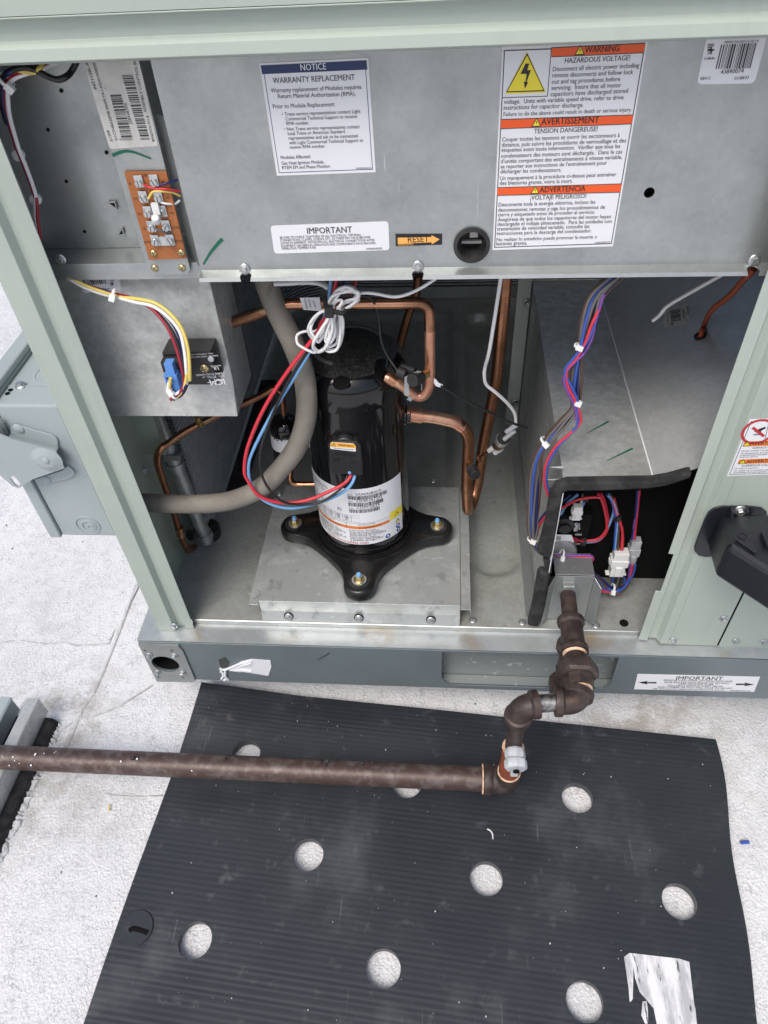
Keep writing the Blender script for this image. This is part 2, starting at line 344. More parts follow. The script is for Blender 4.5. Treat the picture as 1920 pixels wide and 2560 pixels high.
# ------------------------------------------------------------------ printed labels (flat print on a real thin sheet)
_txt = {}
def text_geo(s, bold):
    key = s
    if key not in _txt:
        cu = D.curves.new('t', 'FONT'); cu.body = s; cu.resolution_u = 2; cu.offset = 0
        ob = D.objects.new('t', cu); me = ob.to_mesh()
        _txt[key] = ([tuple(v.co) for v in me.vertices], [tuple(p.vertices) for p in me.polygons])
        ob.to_mesh_clear(); D.objects.remove(ob); D.curves.remove(cu)
    return _txt[key]
class Label:
    def __init__(s, corners, pt, n, base='label', thick=.0004, rnd=0., frame=None):
        """corners TL TR BR BL in photo pixels, met with the plane (pt, n); n faces the viewer"""
        s.pt, s.n = V(pt), V(n).normalized(); s.mats = [base]; s.b = MB(); s.lay = thick
        c = [s.pp(*q) for q in corners]; s.c = c
        s.U = ((c[1]-c[0])+(c[2]-c[3])).normalized(); s.V = s.n.cross(s.U).normalized()
        poly = []
        for i in range(4):
            p, a, d = c[i], c[i-1], c[(i+1) % 4]
            if rnd:
                e1 = (a-p).normalized()*rnd; e2 = (d-p).normalized()*rnd
                for t in (0, .25, .5, .75, 1): poly.append(p+e1*(1-t)**2+e2*t**2)
            else: poly.append(p)
        s.b.prism(poly, s.n*thick)
    def pp(s, px, py): return PN(px, py, s.pt, s.n)
    def mi(s, m):
        if m not in s.mats: s.mats.append(m)
        return s.mats.index(m)
    def up(s, k=1): return s.n*(s.lay+.00012*k)
    def poly(s, pts, m, k=1): s.b.add([s.pp(*p)+s.up(k) for p in pts], [list(range(len(pts)))], s.mi(m)); return s
    def line(s, p, q, wd, m, k=2):
        a, b = s.pp(*p), s.pp(*q); t = s.n.cross((b-a).normalized())*wd/2
        s.b.add([a-t+s.up(k), b-t+s.up(k), b+t+s.up(k), a+t+s.up(k)], [(0, 1, 2, 3)], s.mi(m)); return s
    def border(s, ins, wd, m, a=0, b=1):
        c = s.c; cen = sum(c, V())/4
        q = [p+(cen-p).normalized()*ins for p in c]
        for i in range(4):
            x, y = q[i], q[(i+1) % 4]; t = s.n.cross((y-x).normalized())*wd/2; e = (y-x).normalized()*wd/2
            s.b.add([x-t-e+s.up(2), y-t+e+s.up(2), y+t+e+s.up(2), x+t-e+s.up(2)], [(0, 1, 2, 3)], s.mi(m))
        return s
    def text(s, t, p, q, m='ink', bold=0, h=1.0, k=3):
        a, b = s.pp(*p), s.pp(*q); d = b-a; vs, fs = text_geo(t, bold)
        if not vs: return s
        x0 = min(v[0] for v in vs); x1 = max(v[0] for v in vs); sc = d.length/(x1-x0); e = d.normalized(); u = s.n.cross(e)
        for q_ in ((-1, 1) if bold else (0,)):
            s.b.add([a+e*((v[0]-x0+q_*.009*bold)*sc)+u*(v[1]*sc*h)+s.up(k+.2*q_) for v in vs], fs, s.mi(m))
        return s
    def bars(s, tl, tr, br, bl, seed=1, n=34, m='ink'):
        rd = random.Random(seed); c = [s.pp(*x) for x in (tl, tr, br, bl)]; t = 0.; ws = []
        while t < 1:
            wd = rd.choice((1, 1, 2, 3))/(n*1.9); g = rd.choice((1, 1, 2))/(n*1.9); ws.append((t, min(1, t+wd))); t += wd+g
        for a, b in ws:
            T = c[1]-c[0]; B = c[2]-c[3]
            s.b.add([c[0]+T*a+s.up(2), c[0]+T*b+s.up(2), c[3]+B*b+s.up(2), c[3]+B*a+s.up(2)], [(0, 1, 2, 3)], s.mi(m))
        return s
    def disc(s, p, r, m, k=1, r0=0, n=20):
        c = s.pp(*p)+s.up(k); vs = [c+(s.U*math.cos(2*math.pi*i/n)+s.V*math.sin(2*math.pi*i/n))*r for i in range(n)]
        if r0:
            vs += [c+(s.U*math.cos(2*math.pi*i/n)+s.V*math.sin(2*math.pi*i/n))*r0 for i in range(n)]
            s.b.add(vs, [(i, (i+1) % n, n+(i+1) % n, n+i) for i in range(n)], s.mi(m))
        else: s.b.add(vs, [list(range(n))], s.mi(m))
        return s
    def hazard(s, p, r, m='yellow'):
        c = s.pp(*p)
        def tri(rr, k, mm): s.b.add([c+s.V*(rr)+s.up(k), c-s.V*(rr*.62)-s.U*(rr*.95)+s.up(k), c-s.V*(rr*.62)+s.U*(rr*.95)+s.up(k)], [(0, 1, 2)], s.mi(mm))
        tri(r, 4, 'ink'); tri(r*.72, 5, m)
        s.b.add([c+s.V*r*.4+s.U*d+s.up(6) for d in (-r*.09, r*.09)]+[c-s.V*r*.12+s.U*d+s.up(6) for d in (r*.06, -r*.06)], [(0, 1, 2, 3)], s.mi('ink'))
        return s
    def build(s, name, parent, label=None):
        o = MB.build(s.b, name, s.mats, None)
        if parent: adopt(o, parent)
        if label: o['label'] = label
        return o
FY = V((0, -1, 0))
# ------------------------------------------------------------------ the roof and the curb
fx = lambda u, v, w: V((w, u, v))            # profile in (y, z), run along x
fz = lambda u, v, w: V((u, v, w))            # profile in (x, y), run along z
fyr = lambda u, v, w: V((u, w, v))           # profile in (x, z), run along y
from mathutils import noise as MN
b = MB()
xs = [-14, -8, -4, -2.2] + [-1.6+i*.04 for i in range(78)] + [2, 4, 8, 14]; ys = [-14, -6, -2, -.6] + [-.1+i*.04 for i in range(40)] + [1.8, 2.6, 4, 8, 14]
def roof_z(x, y):
    k = max(0, 1-max(abs(x)/1.9, abs(y-.7)/1.2)); z = .005*MN.noise((x*2.1, y*2.1, 3))*min(1, k*3) - .003
    return z
for y in ys:
    for x in xs: b.v.append((x, y, ZR+roof_z(x, y)))
nx = len(xs)
for j in range(len(ys)-1):
    for i in range(nx-1): b.f.append((j*nx+i, j*nx+i+1, (j+1)*nx+i+1, (j+1)*nx+i)); b.m.append(0)
tag(b.build('roof', 'roof', smooth=80), kind='structure')
p0, p1 = P(*B3(628, 0), z=ZR), P(*B3(425, 490), z=ZR)
p2_ = p0 + (p0-p1)*2.2
seam = MB().tube([p2_, p0+V((.01, 0, 0)), (p0+p1)/2, p1], .006, 8)
seam.v = [(x, y, ZR-.002+(z-ZR)*.6) for x, y, z in seam.v]
tag(seam.build('roof_seam', 'roof', smooth=60), kind='structure')
M['crack'] = mk('weathered crack edge', (.42, .42, .43), .7, 0, (.62, .62, .63), 60)
for pts, r_ in ((((-20, 1609), (40, 1602), (80, 1605), (115, 1610), (155, 1606), (190, 1613), (225, 1612), (268, 1608), (280, 1600)), .0022), (((272, 1600), (288, 1575), (302, 1555), (318, 1520), (332, 1490), (346, 1462)), .0026), (((100, 1870), (190, 1800), (232, 1790), (300, 1762), (380, 1712)), .0018), (((262, 1985), (300, 1990), (345, 1992), (405, 1990)), .0018)):
    b = MB(); b.tube([P(*p, z=ZR) for p in pts], r_, 6, smooth=8); b.v = [(x+.0012*MN.noise((x*90, y*90, 2)), y+.0015*MN.noise((x*90, y*90, 7)), ZR-.0005+(z-ZR)*.5) for x, y, z in b.v]
    tag(b.build('roof_crack', 'crack', smooth=60), kind='structure')
tag(MB().box((-.44, .815, 0), (1.12, 1.92, .19)).build('roof_curb', 'galv'), 'galvanised roof curb hidden under the base rail of the unit', 'curb')

# ------------------------------------------------------------------ the rooftop unit: cabinet
ZF, ZL, ZB, ZP, ZT = .296, .283, .160, .346, 1.242     # pan, rail ledge, rail bottom, platform, top
YR, YFACE, YPAN = .722, .745, .79                      # rail front, cabinet face, control cover
unit = thing('rooftop_unit', (0, YR, ZB), 'large sage green rooftop air conditioning unit with its service compartment standing open', 'rooftop unit')
# base rail with fork slot
prof = [(.80, ZB), (YR, ZB), (YR, ZL), (.764, ZL)]
rl = MB().sheet(prof, -.0022, fx, -.548, 1.25).build('base_rail', 'rail', unit)
s0, s1, s2, s3 = P(*B2(50, 243), y=YR), P(*B2(640, 268), y=YR), P(*B2(600, 423), y=YR), P(*B2(52, 400), y=YR)
x0, x1, z0, z1 = s0.x, s0.x+.305, s3.z-.012, ZL-.006
def rrect(x0, x1, z0, z1, r, y, top=True):
    o = []
    for cx, cz, a0 in ((x1-r, z0+r, -90), (x1-r, z1-r, 0), (x0+r, z1-r, 90), (x0+r, z0+r, 180)):
        rr = r if (top or a0 in (-90, 180)) else .0005
        for k in range(7):
            a = R(a0+15*k); cx2 = cx if rr == r else (x1-rr if a0 == 0 else x0+rr); cz2 = cz if rr == r else z1-rr
            o.append(V((cx2+rr*math.cos(a), y, cz2+rr*math.sin(a))))
    return o
c = MB().prism(rrect(x0, x1, z0, z1, .028, .70, False), (0, .045, 0)).build('c', 'rail')
hole_c = P(*B1(197, 325), y=YR)
c2 = MB().cyl((hole_c.x, .70, hole_c.z), (hole_c.x, .745, hole_c.z), .0265, n=32).build('c', 'rail')
cut(rl, [c, c2])
rl.modifiers.new('bevel', 'BEVEL').width = .0016; rl.modifiers['bevel'].segments = 2; rl.modifiers['bevel'].limit_method = 'ANGLE'; rl.modifiers['bevel'].angle_limit = R(50)
# pocket behind the slot
pk = MB(); pk.box((x0-.03, .748, ZB+.004), (x1+.03, .752, ZL-.004)); pk.box((x0-.03, .728, ZB+.004), (x1+.03, .747, ZB+.008))
pk.build('fork_pocket', 'pocket', unit)
# left side rail
MB().sheet([(-.505, ZL), (-.548, ZL), (-.548, ZB)], -.002, fyr, YR+.003, 2.0).build('side_rail', 'ledge', unit)
MB().sheet([(YR+.002, ZL+.0012), (.7635, ZL+.0012)], .0012, fx, -.53, 1.25).build('rail_ledge', 'ledge', unit)
# corner bracket plate
bk = MB(); q = [P(*B1(*t), y=YR-.0005) for t in ((55, 223), (262, 230), (288, 262), (352, 412), (340, 420), (152, 417))]
bk.prism(q, (0, -.003, 0)); bk = bk.build('corner_bracket', 'galv', unit)
cc = [MB().cyl((hole_c.x, .70, hole_c.z), (hole_c.x, .745, hole_c.z), .026, n=32).build('c', 'galv')]
for t in ((95, 255), (233, 257), (165, 393), (290, 395)):
    h = P(*B1(*t), y=YR); cc.append(MB().cyl((h.x, .71, h.z), (h.x, .7215, h.z), .004, n=12).build('c', 'galv'))
cut(bk, cc)
for t in ((110, 285), (242, 288), (153, 374), (283, 377)): screw(bk, P(*B1(*t), y=YR-.0036), s=.0044, spin=random.random())
MB().lathe([(.0262, 0), (.0262, .05)], (hole_c.x, YR+.003, hole_c.z), (0, 1, 0), 32, caps=False).build('lifting_socket', 'dark', unit)
# torn tape and marks on the rail
b = MB(); q = [P(*B1(*t), y=YR-.0008) for t in ((520, 362), (585, 318), (640, 304), (738, 312), (744, 345), (728, 392), (640, 378))]
n_ = 14; cx_ = sum(q, V())/len(q)
for j in range(1, 5):
    pass
b.prism(q, (0, -.0006, 0)); random.seed(4)
for f_ in range(5):                             # creases of the crumpled end
    a_, c_ = q[1].lerp(q[0], random.random()), q[2].lerp(q[6], random.random()); b.prism([a_, a_.lerp(c_, .5)+V((.002, 0, .003)), c_, a_.lerp(c_, .5)+V((-.001, 0, -.003))], (0, -.0022-.0005*f_, 0))
for pts in (((475, 355), (500, 362), (545, 345), (590, 325)), ((480, 370), (495, 385), (485, 410)), ((505, 360), (505, 395), (520, 414)), ((490, 380), (510, 405), (498, 415))):
    b.tube([P(*B1(*t), y=YR-.003) for t in pts], .0024, 6)
b.build('torn_tape', 'label', rl)
b = MB(); b.prism([P(*B1(*t), y=YR-.0006) for t in ((470, 310), (500, 296), (525, 322), (520, 352), (480, 350))], (0, -.0004, 0)); b.build('tape_residue', mk('tape glue', (.05, .055, .055), .7), rl)
def stroke(parent, pts, wd, mat='marker', name='marker_stroke', n=FY, y=None):
    c = spline([P(*p, y=y) for p in pts], 5); b = MB(); m = len(c); vs = []
    for i, p in enumerate(c):
        t = (c[min(i+1, m-1)]-c[max(i-1, 0)]).normalized(); s = n.cross(t).normalized()*wd/2*(1-.6*i/m); vs += [p-s, p+s]
    b.add(vs, [(2*i, 2*i+1, 2*i+3, 2*i+2) for i in range(m-1)]); return b.build(name, mat, parent)
L = Label([B2(1015, 365), B2(1620, 378), B2(1590, 453), B2(997, 440)], V((0, YR-.0003, 0)), FY)
L.text('IMPORTANT', B2(1203, 391), B2(1432, 394), 'ink', .8, 1.1)
for t, p, q in (('REMOVE TWO FORK LIFT BRACKETS AND', (1143, 398), (1482, 404)), ('BASE PROTECTION PRIOR TO SETTING', (1147, 408), (1465, 414)), ('UNIT ON ROOF CURB', (1217, 416), (1387, 419)), ('YOU MUST REMOVE SHEET METAL', (1160, 424), (1437, 429)),
    ('AND LUMBER OR YOU WILL HAVE TO RE-LIFT', (1113, 431), (1480, 439)), ('REF: INSTALLATION OPERATION MAINTENANCE MANUAL', (1092, 439), (1445, 447)), ('X39002220010A', (1467, 448), (1572, 451))): L.text(t, B2(*p), B2(*q), 'ink_grey', .3, 1.15)
L.poly([B2(*t) for t in ((1018, 406), (1065, 398), (1060, 404), (1108, 404), (1108, 411), (1060, 410), (1064, 416))], 'ink'); L.poly([B2(*t) for t in ((1592, 416), (1540, 425), (1546, 419), (1500, 419), (1500, 411), (1546, 412), (1541, 406))], 'ink')
L.build('lifting_label', rl, 'white lifting label with two black arrows')
stroke(rl, [B1(1045, 275), B1(985, 312)], .003, 'ink_grey', y=YR-.0006)

# pan with stamped recesses
def rr_depth(x, y, x0, x1, y0, y1, r, wd):
    dx = max(x0+r-x, x-(x1-r), 0); dy = max(y0+r-y, y-(y1-r), 0)
    d = r-math.hypot(dx, dy) if dx and dy else r-max(dx, dy)
    if dx == 0 and dy == 0: d = min(x-x0, x1-x, y-y0, y1-y)
    t = min(1, max(0, d/wd)); return t*t*(3-2*t)
b = MB(); fxn = [-.512+i*.0095 for i in range(73)] + [.2, .4, .7, 1.2]; fyn = [.7645+i*.0098 for i in range(124)]
for y in fyn:
    for x in fxn:
        z = ZF - .019*rr_depth(x, y, .052, .152, .885, 1.84, .045, .014) - .014*rr_depth(x, y, -.40, .022, 1.085, 1.84, .045, .012)
        b.v.append((x, y, z))
n = len(fxn)
for j in range(len(fyn)-1):
    for i in range(n-1): b.f.append((j*n+i, j*n+i+1, (j+1)*n+i+1, (j+1)*n+i)); b.m.append(0)
pan = b.build('base_pan', 'floor', unit, smooth=60)
MB().sheet([(.7655, ZF+.0012), (.763, ZF-.0004), (.763, ZL+.0026)], .0014, fx, -.455, .372).build('pan_lip', 'galv', unit, bevel=.0006)
for t, k in (((203, 100), 'hex'), ((447, 110), 'hex'), ((810, 125), 'hex'), ((795, 65), 'rivet')): screw(pan, P(*B2(*t), z=ZF+.001), (0, 0, 1), .0044, k)
h = P(*B2(947, 115), z=ZF); MB().lathe([(.0075, .0), (.0078, .0012), (.0075, .0013), (.0065, .0005)], h, (0, 0, 1), 20).build('drain_hole', 'dark', pan)
screw(pan, P(*A6(255, 503), z=ZP), (0, 0, 1), .0042)

# posts: face, step, recess, raised strip, return
lp = [(-.514, .80), (-.514, .745), (-.484, .745), (-.479, .756), (-.466, .756), (-.4635, .7505), (-.4500, .7525)]
post = MB().sheet(lp, .0015, fz, ZL+.003, 1.225).build('corner_post', 'sage', unit, bevel=.0012)
screw(post, P(*B1(240, 133), y=.744), s=.0044)
xr0 = .3435
b = MB()
for za, zb_, sft in ((ZL+.006, .425, 0), (.425, .515, .008), (.515, 1.225, 0)):
    rp = [(xr0+sft, .7525), (xr0+.0145, .7505), (xr0+.0175, .757), (xr0+.030, .757), (xr0+.0355, .7455), (xr0+.05, .7455)]
    b.sheet(rp, .0015, fz, za, zb_)
b.box((xr0+.05, .7455, ZL+.004), (.4745, .747, 1.225))
ap = b.build('side_access_panel', 'sage', unit, bevel=.001)
MB().box((.4775, .7455, ZL-.006), (1.25, .747, 1.225)).build('end_panel', 'sage', unit, bevel=.001)
MB().box((.470, .7485, ZL+.002), (.482, .7500, 1.225)).build('panel_gap_strip', 'dark', unit)
for t in ((1062, 1057), (1383, 920), (1455, 1063), (1632, 1067)): screw(ap, P(*A8(*t), y=.7452), s=.0043, spin=random.random())
# left side, back, top
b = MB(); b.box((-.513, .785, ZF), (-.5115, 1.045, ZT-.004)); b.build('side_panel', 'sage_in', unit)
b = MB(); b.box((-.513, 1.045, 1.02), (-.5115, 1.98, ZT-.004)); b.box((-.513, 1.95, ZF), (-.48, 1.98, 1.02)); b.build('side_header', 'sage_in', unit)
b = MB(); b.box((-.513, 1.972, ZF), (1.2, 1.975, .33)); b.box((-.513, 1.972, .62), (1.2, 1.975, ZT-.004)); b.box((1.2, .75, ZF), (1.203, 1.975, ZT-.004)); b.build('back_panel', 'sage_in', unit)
tp = MB().box((-.522, .735, ZT-.012), (1.25, 1.985, ZT)).build('top_panel', 'sage', unit)
cut(tp, [MB().cyl((.30, 1.62, ZT-.1), (.30, 1.62, ZT+.1), .20, n=48).build('c', 'sage')])
tr = [(.7535, 1.19), (.739, 1.195), (.7405, 1.203), (.7465, 1.2085), (.7465, 1.228), (.735, 1.2295)]
MB().sheet(tr, .0015, fx, -.522, 1.25).box((-.5235, .7415, 1.191), (-.5222, .985, 1.2295)).build('top_rail', 'sage', unit, bevel=.001)

# condenser coil wrapping the left side and the back
path = [(-.47, .975), (-.47, 1.2), (-.47, 1.5), (-.47, 1.76)] + [(-.31-.16*math.cos(R(a)), 1.77+.16*math.sin(R(a))) for a in range(10, 91, 10)] + [(.2, 1.93), (.9, 1.93)]

b = MB(); z = ZF+.012
def ribbon(b, path, off, z0, z1, depth):
    n = len(path); vs = []
    for i, p in enumerate(path):
        a, c = path[max(i-1, 0)], path[min(i+1, n-1)]; t = V((c[0]-a[0], c[1]-a[1], 0)).normalized(); nr = V((t.y, -t.x, 0))
        for o in (off, off-depth):
            for zz in (z0, z1): vs.append(V((p[0], p[1], 0))+nr*o+V((0, 0, zz)))
    fs = []
    for i in range(n-1):
        k = 4*i; fs += [(k, k+4, k+5, k+1), (k+1, k+5, k+7, k+3), (k+3, k+7, k+6, k+2), (k+2, k+6, k+4, k)]
    b.add(vs, fs)
while z < 1.18:
    ribbon(b, path, 0, z, z+.0030, .018); z += .0092

tb = tag(b.build('coil_tubes', 'tube_al', None, smooth=40), kind='stuff')
bf = MB(); ribbon(bf, path, -.006, ZF+.01, 1.18, .008)
coil = bf.build('condenser_coil', 'fin', unit, smooth=40); adopt(tb, coil)
hb, ht = P(513, 1342, z=ZF+.03), P(390, 1040, y=.955)
hd = MB(); d = (ht-hb); hd.tube([hb-V((0, 0, .012)), hb, hb+d*1.4], .0135, 20, smooth=0); hd.lathe([(.0165, 0), (.0165, .012)], hb, d, 20)
c_ = hb+d*.62; hd.lathe([(.0165, 0), (.0165, .010)], c_, d, 20)
hd.build('coil_header', 'alu', coil, smooth=40)
q = P(*A4(1105, 1305), y=c_.y-.012); MB().box(q-V((.012, .003, .006)), q+V((.018, .012, .006))).build('header_clamp', 'alu', coil, bevel=.001)
f0 = P(*A4(1330, 1850), z=ZF); b = MB(); b.lathe([(.024, 0), (.025, .022), (.021, .025)], f0+V((.004, .018, 0)), (0, 0, 1), 18); b.tube([P(*A4(1230, 1810), y=.925), P(*A4(1300, 1790), y=.945)], .011, 10, smooth=0)
b.build('rubber_foot', 'rubber', coil, smooth=40)
MB().box((-.462, 1.06, ZF-.002), (-.425, 1.5, ZF+.013)).build('coil_dark_strip', 'foam', coil)  # dark strip along the foot of the coil
q = [P(*A4(*t), y=.9) for t in ((790, 1000), (950, 1000), (1062, 1322), (905, 1315))]
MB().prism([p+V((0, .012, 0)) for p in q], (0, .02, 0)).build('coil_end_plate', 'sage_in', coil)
screw(unit, P(*A4(935, 1387), x=-.5112), (1, 0, 0), .004)
# back lip
MB().sheet([(1.925, ZF+.001), (1.928, ZF+.035)], .001, fx, -.40, 1.0).build('pan_back_lip', 'galv', unit)

# compressor platform
plat = MB(); plat.sheet([(1.07, ZP-.04), (1.07, ZP), (.773, ZP), (.773, ZP-.026), (.766, ZP-.048)], -.0016, fx, -.323, .034)
plat = plat.build('compressor_platform', 'platform', unit, bevel=.0012)
for s, xa, xb in ((-1, -.3235, -.341), (1, .0345, .052)):
    MB().sheet([(xa, ZP-.0018), (xb, ZP-.0018), (xb, ZP-.012)] if s > 0 else [(xb, ZP-.012), (xb, ZP-.0018), (xa, ZP-.0018)], -.0014, fyr, .766, 1.06).build('platform_flange', 'platform', plat, bevel=.0008)
for t in ((315, 1297), (770, 1307), (1237, 1320)):
    l = P(*A6(*t), y=.7672); MB().lathe([(.0088, 0), (.0088, .0012)], l+V((0, .0004, 0)), (0, -1, .28), 20).build('washer', 'rubber', plat); screw(plat, l-V((0, .001, 0)), (0, -1, .28), .0044, spin=random.random())
screw(plat, P(*C2(632, 1415), z=ZP), (0, 0, 1), .0044)

# ------------------------------------------------------------------ control cover with its labels
cz = .963
b = MB()
xl = P(372, 133, y=YPAN).x, P(505, 690, y=YPAN).x
xL = sum(xl)/2
b.sheet([(YPAN, 1.225), (YPAN, cz), (.778, cz-.004), (.776, cz-.008)], .0014, fx, xL, .372)
cover = b.build('control_cover', 'galv', unit)
hp = P(*A2(1413, 1347), y=YPAN); h2 = P(*A3(975, 1110), y=YPAN)
cs = [MB().cyl((hp.x, .76, hp.z), (hp.x, .82, hp.z), .0165, n=36).build('c', 'galv'), MB().cyl((h2.x, .76, h2.z), (h2.x, .82, h2.z), .0055, n=24).build('c', 'galv')]
for t in (A2(36, 1532), A2(1085, 1520), A3(1578, 1532)):
    k = P(*t, y=.782); cs.append(MB().cyl((k.x, .78, cz-.03), (k.x, .78, cz+.006), .0068, n=20).build('c', 'galv'))
cut(cover, cs)
cover.modifiers.new('bevel', 'BEVEL').width = .0008; cover.modifiers['bevel'].limit_method = 'ANGLE'; cover.modifiers['bevel'].segments = 2
MB().sheet([(xL-.012, YPAN+.012), (xL-.001, YPAN+.0008)], .0013, fz, cz+.005, 1.13).build('cover_edge', 'galv', cover)
g = MB(); g.lathe([(.0165, -.004), (.0205, -.003), (.0205, -.0012), (.0165, 0), (.0135, .010), (.0125, .022), (.0001, .022)], (hp.x, YPAN, hp.z), (0, 1, 0), 36, caps=False)
g = g.build('reset_grommet', 'rubber', cover, smooth=40)
g2 = MB(); g2.box((hp.x-.011, YPAN+.016, hp.z-.006), (hp.x+.012, YPAN+.021, hp.z-.003)); g2.box((hp.x-.002, YPAN+.014, hp.z+.002), (hp.x+.007, YPAN+.021, hp.z+.008)); g2.build('reset_lever', 'label_old', g)
for t in (A2(28, 1495), A2(1085, 1478), A3(1580, 1500)): screw(cover, P(*t, y=YPAN-.001), (0, -1, .15), .0042, spin=random.random())
MB().box((xL+.03, YPAN+.10, 1.0), (.36, YPAN+.104, 1.22)).build('cover_shade_sheet', 'dark', unit)  # black sheet painted in for the shade behind the cover
MB().box((-.5, YPAN+.20, .94), (.36, YPAN+.204, 1.225)).build('compartment_shade_sheet', 'dark', unit)  # black sheet that gives the compartment gap its shade
MB().box((xL+.02, YPAN+.03, cz+.012), (.372, YPAN+.2, cz+.014)).build('control_floor', 'galv', unit)
pt = V((0, YPAN-.0002, 0))
L = Label([A2(118, 240), A2(782, 205), A2(828, 903), A2(225, 925)], pt, FY)
L.border(.0045, .0006, 'navy'); L.poly([A2(*t) for t in ((127, 252), (772, 220), (777, 277), (136, 305))], 'navy', 3)
for t, p, q, m, bo in (('NOTICE', (372, 282), (527, 275), 'label', 1), ('WARRANTY REPLACEMENT', (203, 362), (702, 340), 'ink_grey', 1.2),
    ('Warranty replacement of Modules requires', (190, 418), (741, 395), 'ink_grey', .7), ('Return Material Authorization (RMA).', (233, 452), (706, 436), 'ink_grey', .7),
    ('Prior to Module Replacement:', (203, 515), (580, 500), 'ink_grey', .7), ('• Trane service representatives contact Light', (258, 560), (735, 541), 'ink_grey', .7),
    ('Commercial Technical Support to receive', (280, 588), (714, 572), 'ink_grey', .7), ('RMA number.', (284, 616), (424, 611), 'ink_grey', .7),
    ('• Non Trane service representatives contact', (272, 650), (731, 634), 'ink_grey', .7), ('local Trane or American Standard', (293, 677), (640, 664), 'ink_grey', .7),
    ('representatives and ask to be connected', (298, 705), (718, 690), 'ink_grey', .7), ('with Light Commercial Technical Support to', (302, 733), (752, 717), 'ink_grey', .7),
    ('receive RMA number.', (305, 760), (522, 752), 'ink_grey', .7), ('Modules Affected:', (250, 823), (431, 816), 'ink_grey', .7),
    ('Gas Heat Ignition Module,', (255, 857), (515, 848), 'ink_grey', .7), ('RTEM EM and Phase Monitor.', (259, 885), (555, 874), 'ink_grey', .7), ('X39004220001A', (708, 885), (803, 882), 'ink_grey', 0)):
    L.text(t, A2(*p), A2(*q), m, bo, 1.12, 5 if m == 'label' else 3)
L.build('notice_label', cover, 'white notice label with navy heading band')
L = Label([A2(185, 1230), A2(905, 1202), A2(912, 1378), A2(210, 1400)], pt, FY, rnd=.004)
L.text('IMPORTANT', A2(412, 1278), A2(685, 1270), 'ink_grey', 1.6, 1.1)
for t, p, q in (('BE SURE TO CHECK TIGHTNESS OF ALL ELECTRICAL, TERMINAL', (245, 1308), (740, 1290)), ('CONNECTIONS, CLAMPS, SCREWS, ETC. AS THESE MAY HAVE BECOME', (247, 1325), (795, 1305)),
    ('LOOSE IN SHIPMENT. RETIGHTEN ALL ELECTRICAL CONNECTIONS AFTER', (250, 1342), (822, 1322)), ('EQUIPMENT HAS BEEN IN OPERATION AND COMPONENTS HAVE REACHED', (253, 1359), (828, 1340)),
    ('OPERATING TEMPERATURE.', (256, 1375), (467, 1368)), ('X39000640000L', (770, 1376), (870, 1372))):
    L.text(t, A2(*p), A2(*q), 'ink_grey', .3, 1.15)
L.build('important_label', cover, 'wide white label headed IMPORTANT')
L = Label([A2(948, 1280), A2(1233, 1279), A2(1233, 1345), A2(950, 1355)], pt, FY, 'ink')
L.poly([A2(*t) for t in ((962, 1302), (1168, 1298), (1168, 1287), (1218, 1312), (1170, 1343), (1168, 1330), (963, 1341))], 'arrow')
L.text('RESET', A2(1025, 1332), A2(1152, 1327), 'ink', .6, 1.15); L.text('X39003267020', A2(963, 1351), A2(1057, 1348), 'arrow', 0, 1.1)
L.build('reset_label', cover, 'small black label with an orange RESET arrow')
L = Label([A3(128, 268), A3(967, 235), A3(765, 1418), A3(72, 1440)], pt, FY)
L.border(.004, .0009, 'ink_grey')
for q_, t, p, q, ic in ((((413, 274), (953, 248), (941, 303), (411, 327)), 'WARNING', (602, 303), (800, 293), (575, 293)), (((122, 687), (882, 660), (874, 712), (118, 740)), 'AVERTISSEMENT', (352, 718), (683, 705), (325, 708)),
    (((101, 1079), (815, 1057), (807, 1105), (97, 1124)), 'ADVERTENCIA', (342, 1106), (605, 1098), (317, 1097))):
    L.poly([A3(*k) for k in q_], 'orange', 3); L.text(t, A3(*p), A3(*q), 'ink', 2, 1.15, 5); L.hazard(A3(*ic), .0052)
    L.line(A3(*q_[3]), A3(*q_[2]), .0007, 'ink_grey', 4); L.line(A3(*q_[0]), A3(*q_[1]), .0007, 'ink_grey', 4)
L.line(A3(411, 274), A3(388, 553), .0007, 'ink_grey'); L.line(A3(130, 562), A3(388, 553), .0007, 'ink_grey')
for tri, m, k in ((((270, 297), (378, 532), (145, 540)), 'yellow', 3), (((271, 304), (372, 524), (149, 531)), 'ink', 4), (((271, 318), (364, 517), (158, 524)), 'yellow', 5)): L.poly([A3(*t) for t in tri], m, k)
L.poly([A3(*t) for t in ((262, 364), (284, 364), (272, 402), (293, 402), (268, 470), (278, 470), (258, 510), (252, 468), (261, 469), (268, 424), (233, 424))], 'ink', 6)
for t, p, q in (('HAZARDOUS VOLTAGE!', (487, 363), (862, 346)), ('TENSION DANGEREUSE!', (310, 768), (675, 754)), ('¡VOLTAJE PELIGROSO!', (288, 1150), (610, 1139))): L.text(t, A3(*p), A3(*q), 'ink_grey', 1.4, 1.12)
